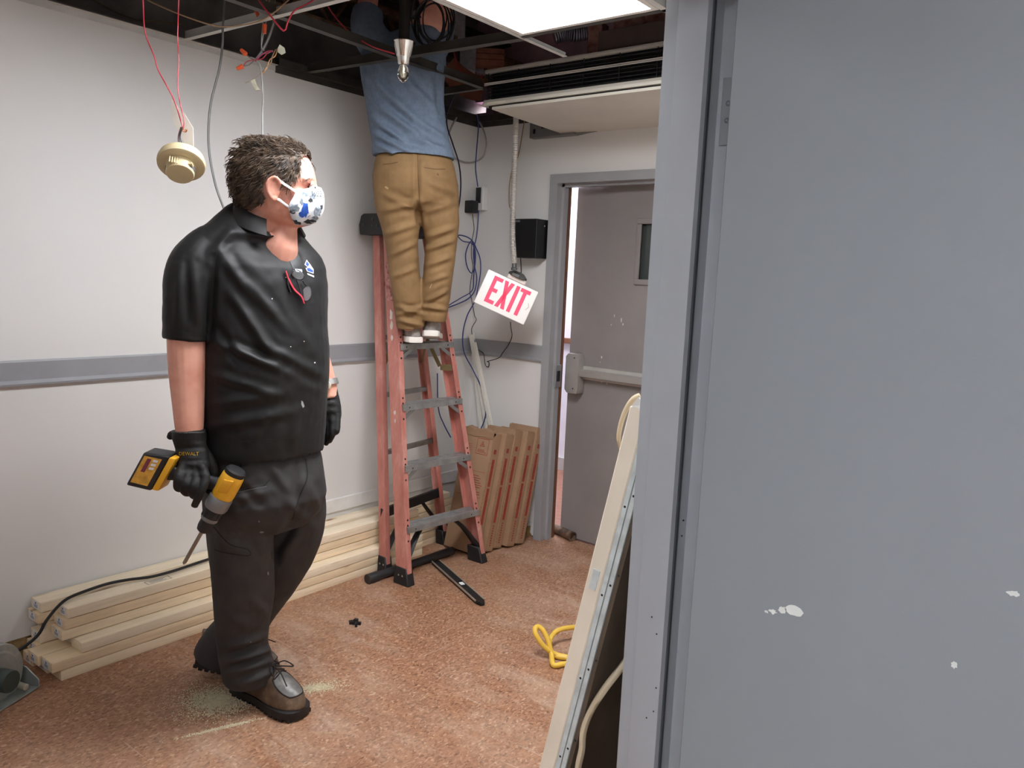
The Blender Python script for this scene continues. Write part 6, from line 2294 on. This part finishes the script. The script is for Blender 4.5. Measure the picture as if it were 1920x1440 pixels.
# shirt
s2 = MB()
TS_ = [(296, 702, 850, .76), (290, 701, 850, .76), (278, 702, 846, .72), (255, 699, 839, .70), (225, 694, 833, .68), (190, 688, 829, .66), (155, 682, 829, .62), (125, 679, 832, .58), (100, 684, 832, .52), (84, 696, 826, .46), (70, 725, 818, .46), (58, 752, 822, .55), (50, 764, 818, .6)]
s2.loft([body_ring(F2, 292, 720, 832, -.13, .72, BK)] + [body_ring(F2, y, a, b, -.13, k, BK) for y, a, b, k in TS_])
for pts, s in ARM:
    chain(s2, F2, [(765 + s * 30, 100, -.12, .075), (pts[1][0], pts[1][1] + 4, pts[1][2], .082), (pts[2][0], pts[2][1] + 10, pts[2][2], .076), (pts[2][0] + 2, pts[2][1] - 18, pts[2][2] + .03, .068)], 18)
sm2 = fuse(s2, .006, 5)
fold(sm2, F2, [(690, 140, 790, 235, 7, 0.0176), (700, 190, 800, 265, 6, 0.0176), (696, 220, 770, 275, 5, 0.0154), (700, 250, 770, 285, 5, 0.0154), (740, 130, 820, 210, 7, 0.0132), (760, 255, 838, 282, 5, 0.0132), (790, 230, 835, 260, 5, 0.0132), (700, 268, 760, 295, 4, 0.0132), (820, 140, 826, 220, 6, -0.0132), (690, 110, 720, 170, 7, 0.0132)], .0025, 12)
linkw('tee_shirt', sm2, BLUET, mn2, label='blue grey tee shirt')
# trousers
t2 = MB()
t2.loft([body_ring(F2, y, a, b, dv, k, BK) for y, a, b, k, dv in ((276, 722, 832, .60, -.13), (286, 716, 838, .64, -.13), (297, 709, 845, .72, -.13), (312, 705, 850, .78, -.13), (335, 702, 855, .80, -.13), (360, 703, 857, .76, -.125), (382, 706, 858, .66, -.12), (396, 715, 850, .5, -.115))])
chain(t2, F2, [(748, 350, -.13, .118), (748, 385, -.122, .112), (751, 420, -.112, .094), (753, 455, -.10, .078), (756, 490, -.09, .074), (760, 525, -.08, .073), (765, 560, -.07, .074), (769, 592, -.058, .073), (771, 613, -.05, .069)], 24, 5)
chain(t2, F2, [(818, 350, -.13, .105), (822, 385, -.122, .098), (826, 420, -.112, .088), (827, 455, -.10, .076), (824, 490, -.092, .073), (820, 525, -.085, .072), (816, 555, -.075, .073), (813, 580, -.068, .070), (811, 600, -.062, .066)], 24, 5)
tm2 = fuse(t2, .0055, 4)
fold(tm2, F2, [(783, 292, 783, 380, 4, -0.0090), (783, 380, 787, 430, 5, -0.0150), (715, 395, 785, 380, 6, 0.0105), (720, 440, 778, 420, 6, 0.0105), (730, 480, 780, 455, 5, 0.0105), (735, 520, 785, 500, 5, 0.0090), (745, 575, 795, 590, 4, 0.0135), (745, 590, 795, 575, 4, 0.0120), (750, 600, 790, 610, 4, 0.0135), (795, 470, 850, 450, 5, 0.0120), (795, 500, 848, 480, 5, 0.0120), (800, 445, 855, 425, 5, 0.0105), (800, 565, 838, 545, 4, 0.0135), (795, 575, 835, 580, 4, 0.0135), (800, 530, 842, 515, 4, 0.0090), (790, 400, 850, 380, 6, 0.0090), (712, 360, 775, 390, 6, 0.0075), (800, 340, 850, 360, 6, 0.0075)], .002, 14)
tb2 = bvh_of(tm2)
tro2 = linkw('trousers', tm2, KHAKI, mn2, label='tan chino trousers')
ks = M('chino seam', (98, 72, 40), .85, var=0)
cast(F2, [(718, 308), (732, 307), (746, 304)], .004, tb2, ks, 'back_pocket', tro2, dv=-.3)
cast(F2, [(795, 314), (815, 317), (835, 317)], .004, tb2, ks, 'back_pocket', tro2, dv=-.3)
cast(F2, [(783, 288), (784, 330), (786, 365), (788, 390)], .003, tb2, ks, 'centre_seam', tro2, dv=-.3)
mb = MB()
c = F2.px(821, 327, -.24)
cast(F2, [(820, 325), (822, 329)], .006, tb2, ks, 'pocket_button', tro2, dv=-.3)
cast(F2, [(722, 350), (728, 354)], .008, tb2, M('chino scuff', (190, 160, 116), .8), 'scuff', tro2, dv=-.3)
cast(F2, [(806, 540), (810, 532)], .003, tb2, M('chino scuff', (190, 160, 116), .8), 'scuff', tro2, dv=-.3)
# sneakers
SNS = M('white sneaker sole', (226, 220, 212), .6, var=.05)
SNU = M('grey sneaker mesh', (150, 142, 136), .8, var=.1, vs_=60, bump=.3, bs=200)
hl_ = F2.px(781, 634, -.085)
me, P_, dd_, l2_, u2_ = boot(mn2, (hl_.x, hl_.y, 1.1685), (F2.v * .95 - F2.u * .28), .29, .105, 0, (SNS, SNU), lugs=False, ankle=.16, names=('sneaker_sole', 'sneaker_upper'))
linkw('sneaker_upper', me, SNU, mn2)
hr_ = F2.px(808, 628, -.10)
me, P_, dd_, l2_, u2_ = boot(mn2, (hr_.x, hr_.y, 1.205), (F2.v * 1.0 + F2.u * .05), .29, .105, .26 * .5, (SNS, SNU), lugs=False, ankle=.16, names=('sneaker_sole', 'sneaker_upper'))
so_ = linkw('sneaker_upper', me, SNU, mn2)
MB().prism(blob(0, 0, .018, .014, 16, .05, 3), P_(.10, 0, .012) - dd_ * .034, l2_, u2_, dd_ * .0).build('sole_pad', M('dark sole pad', (104, 96, 92), .7), so_, smooth=0) if False else None
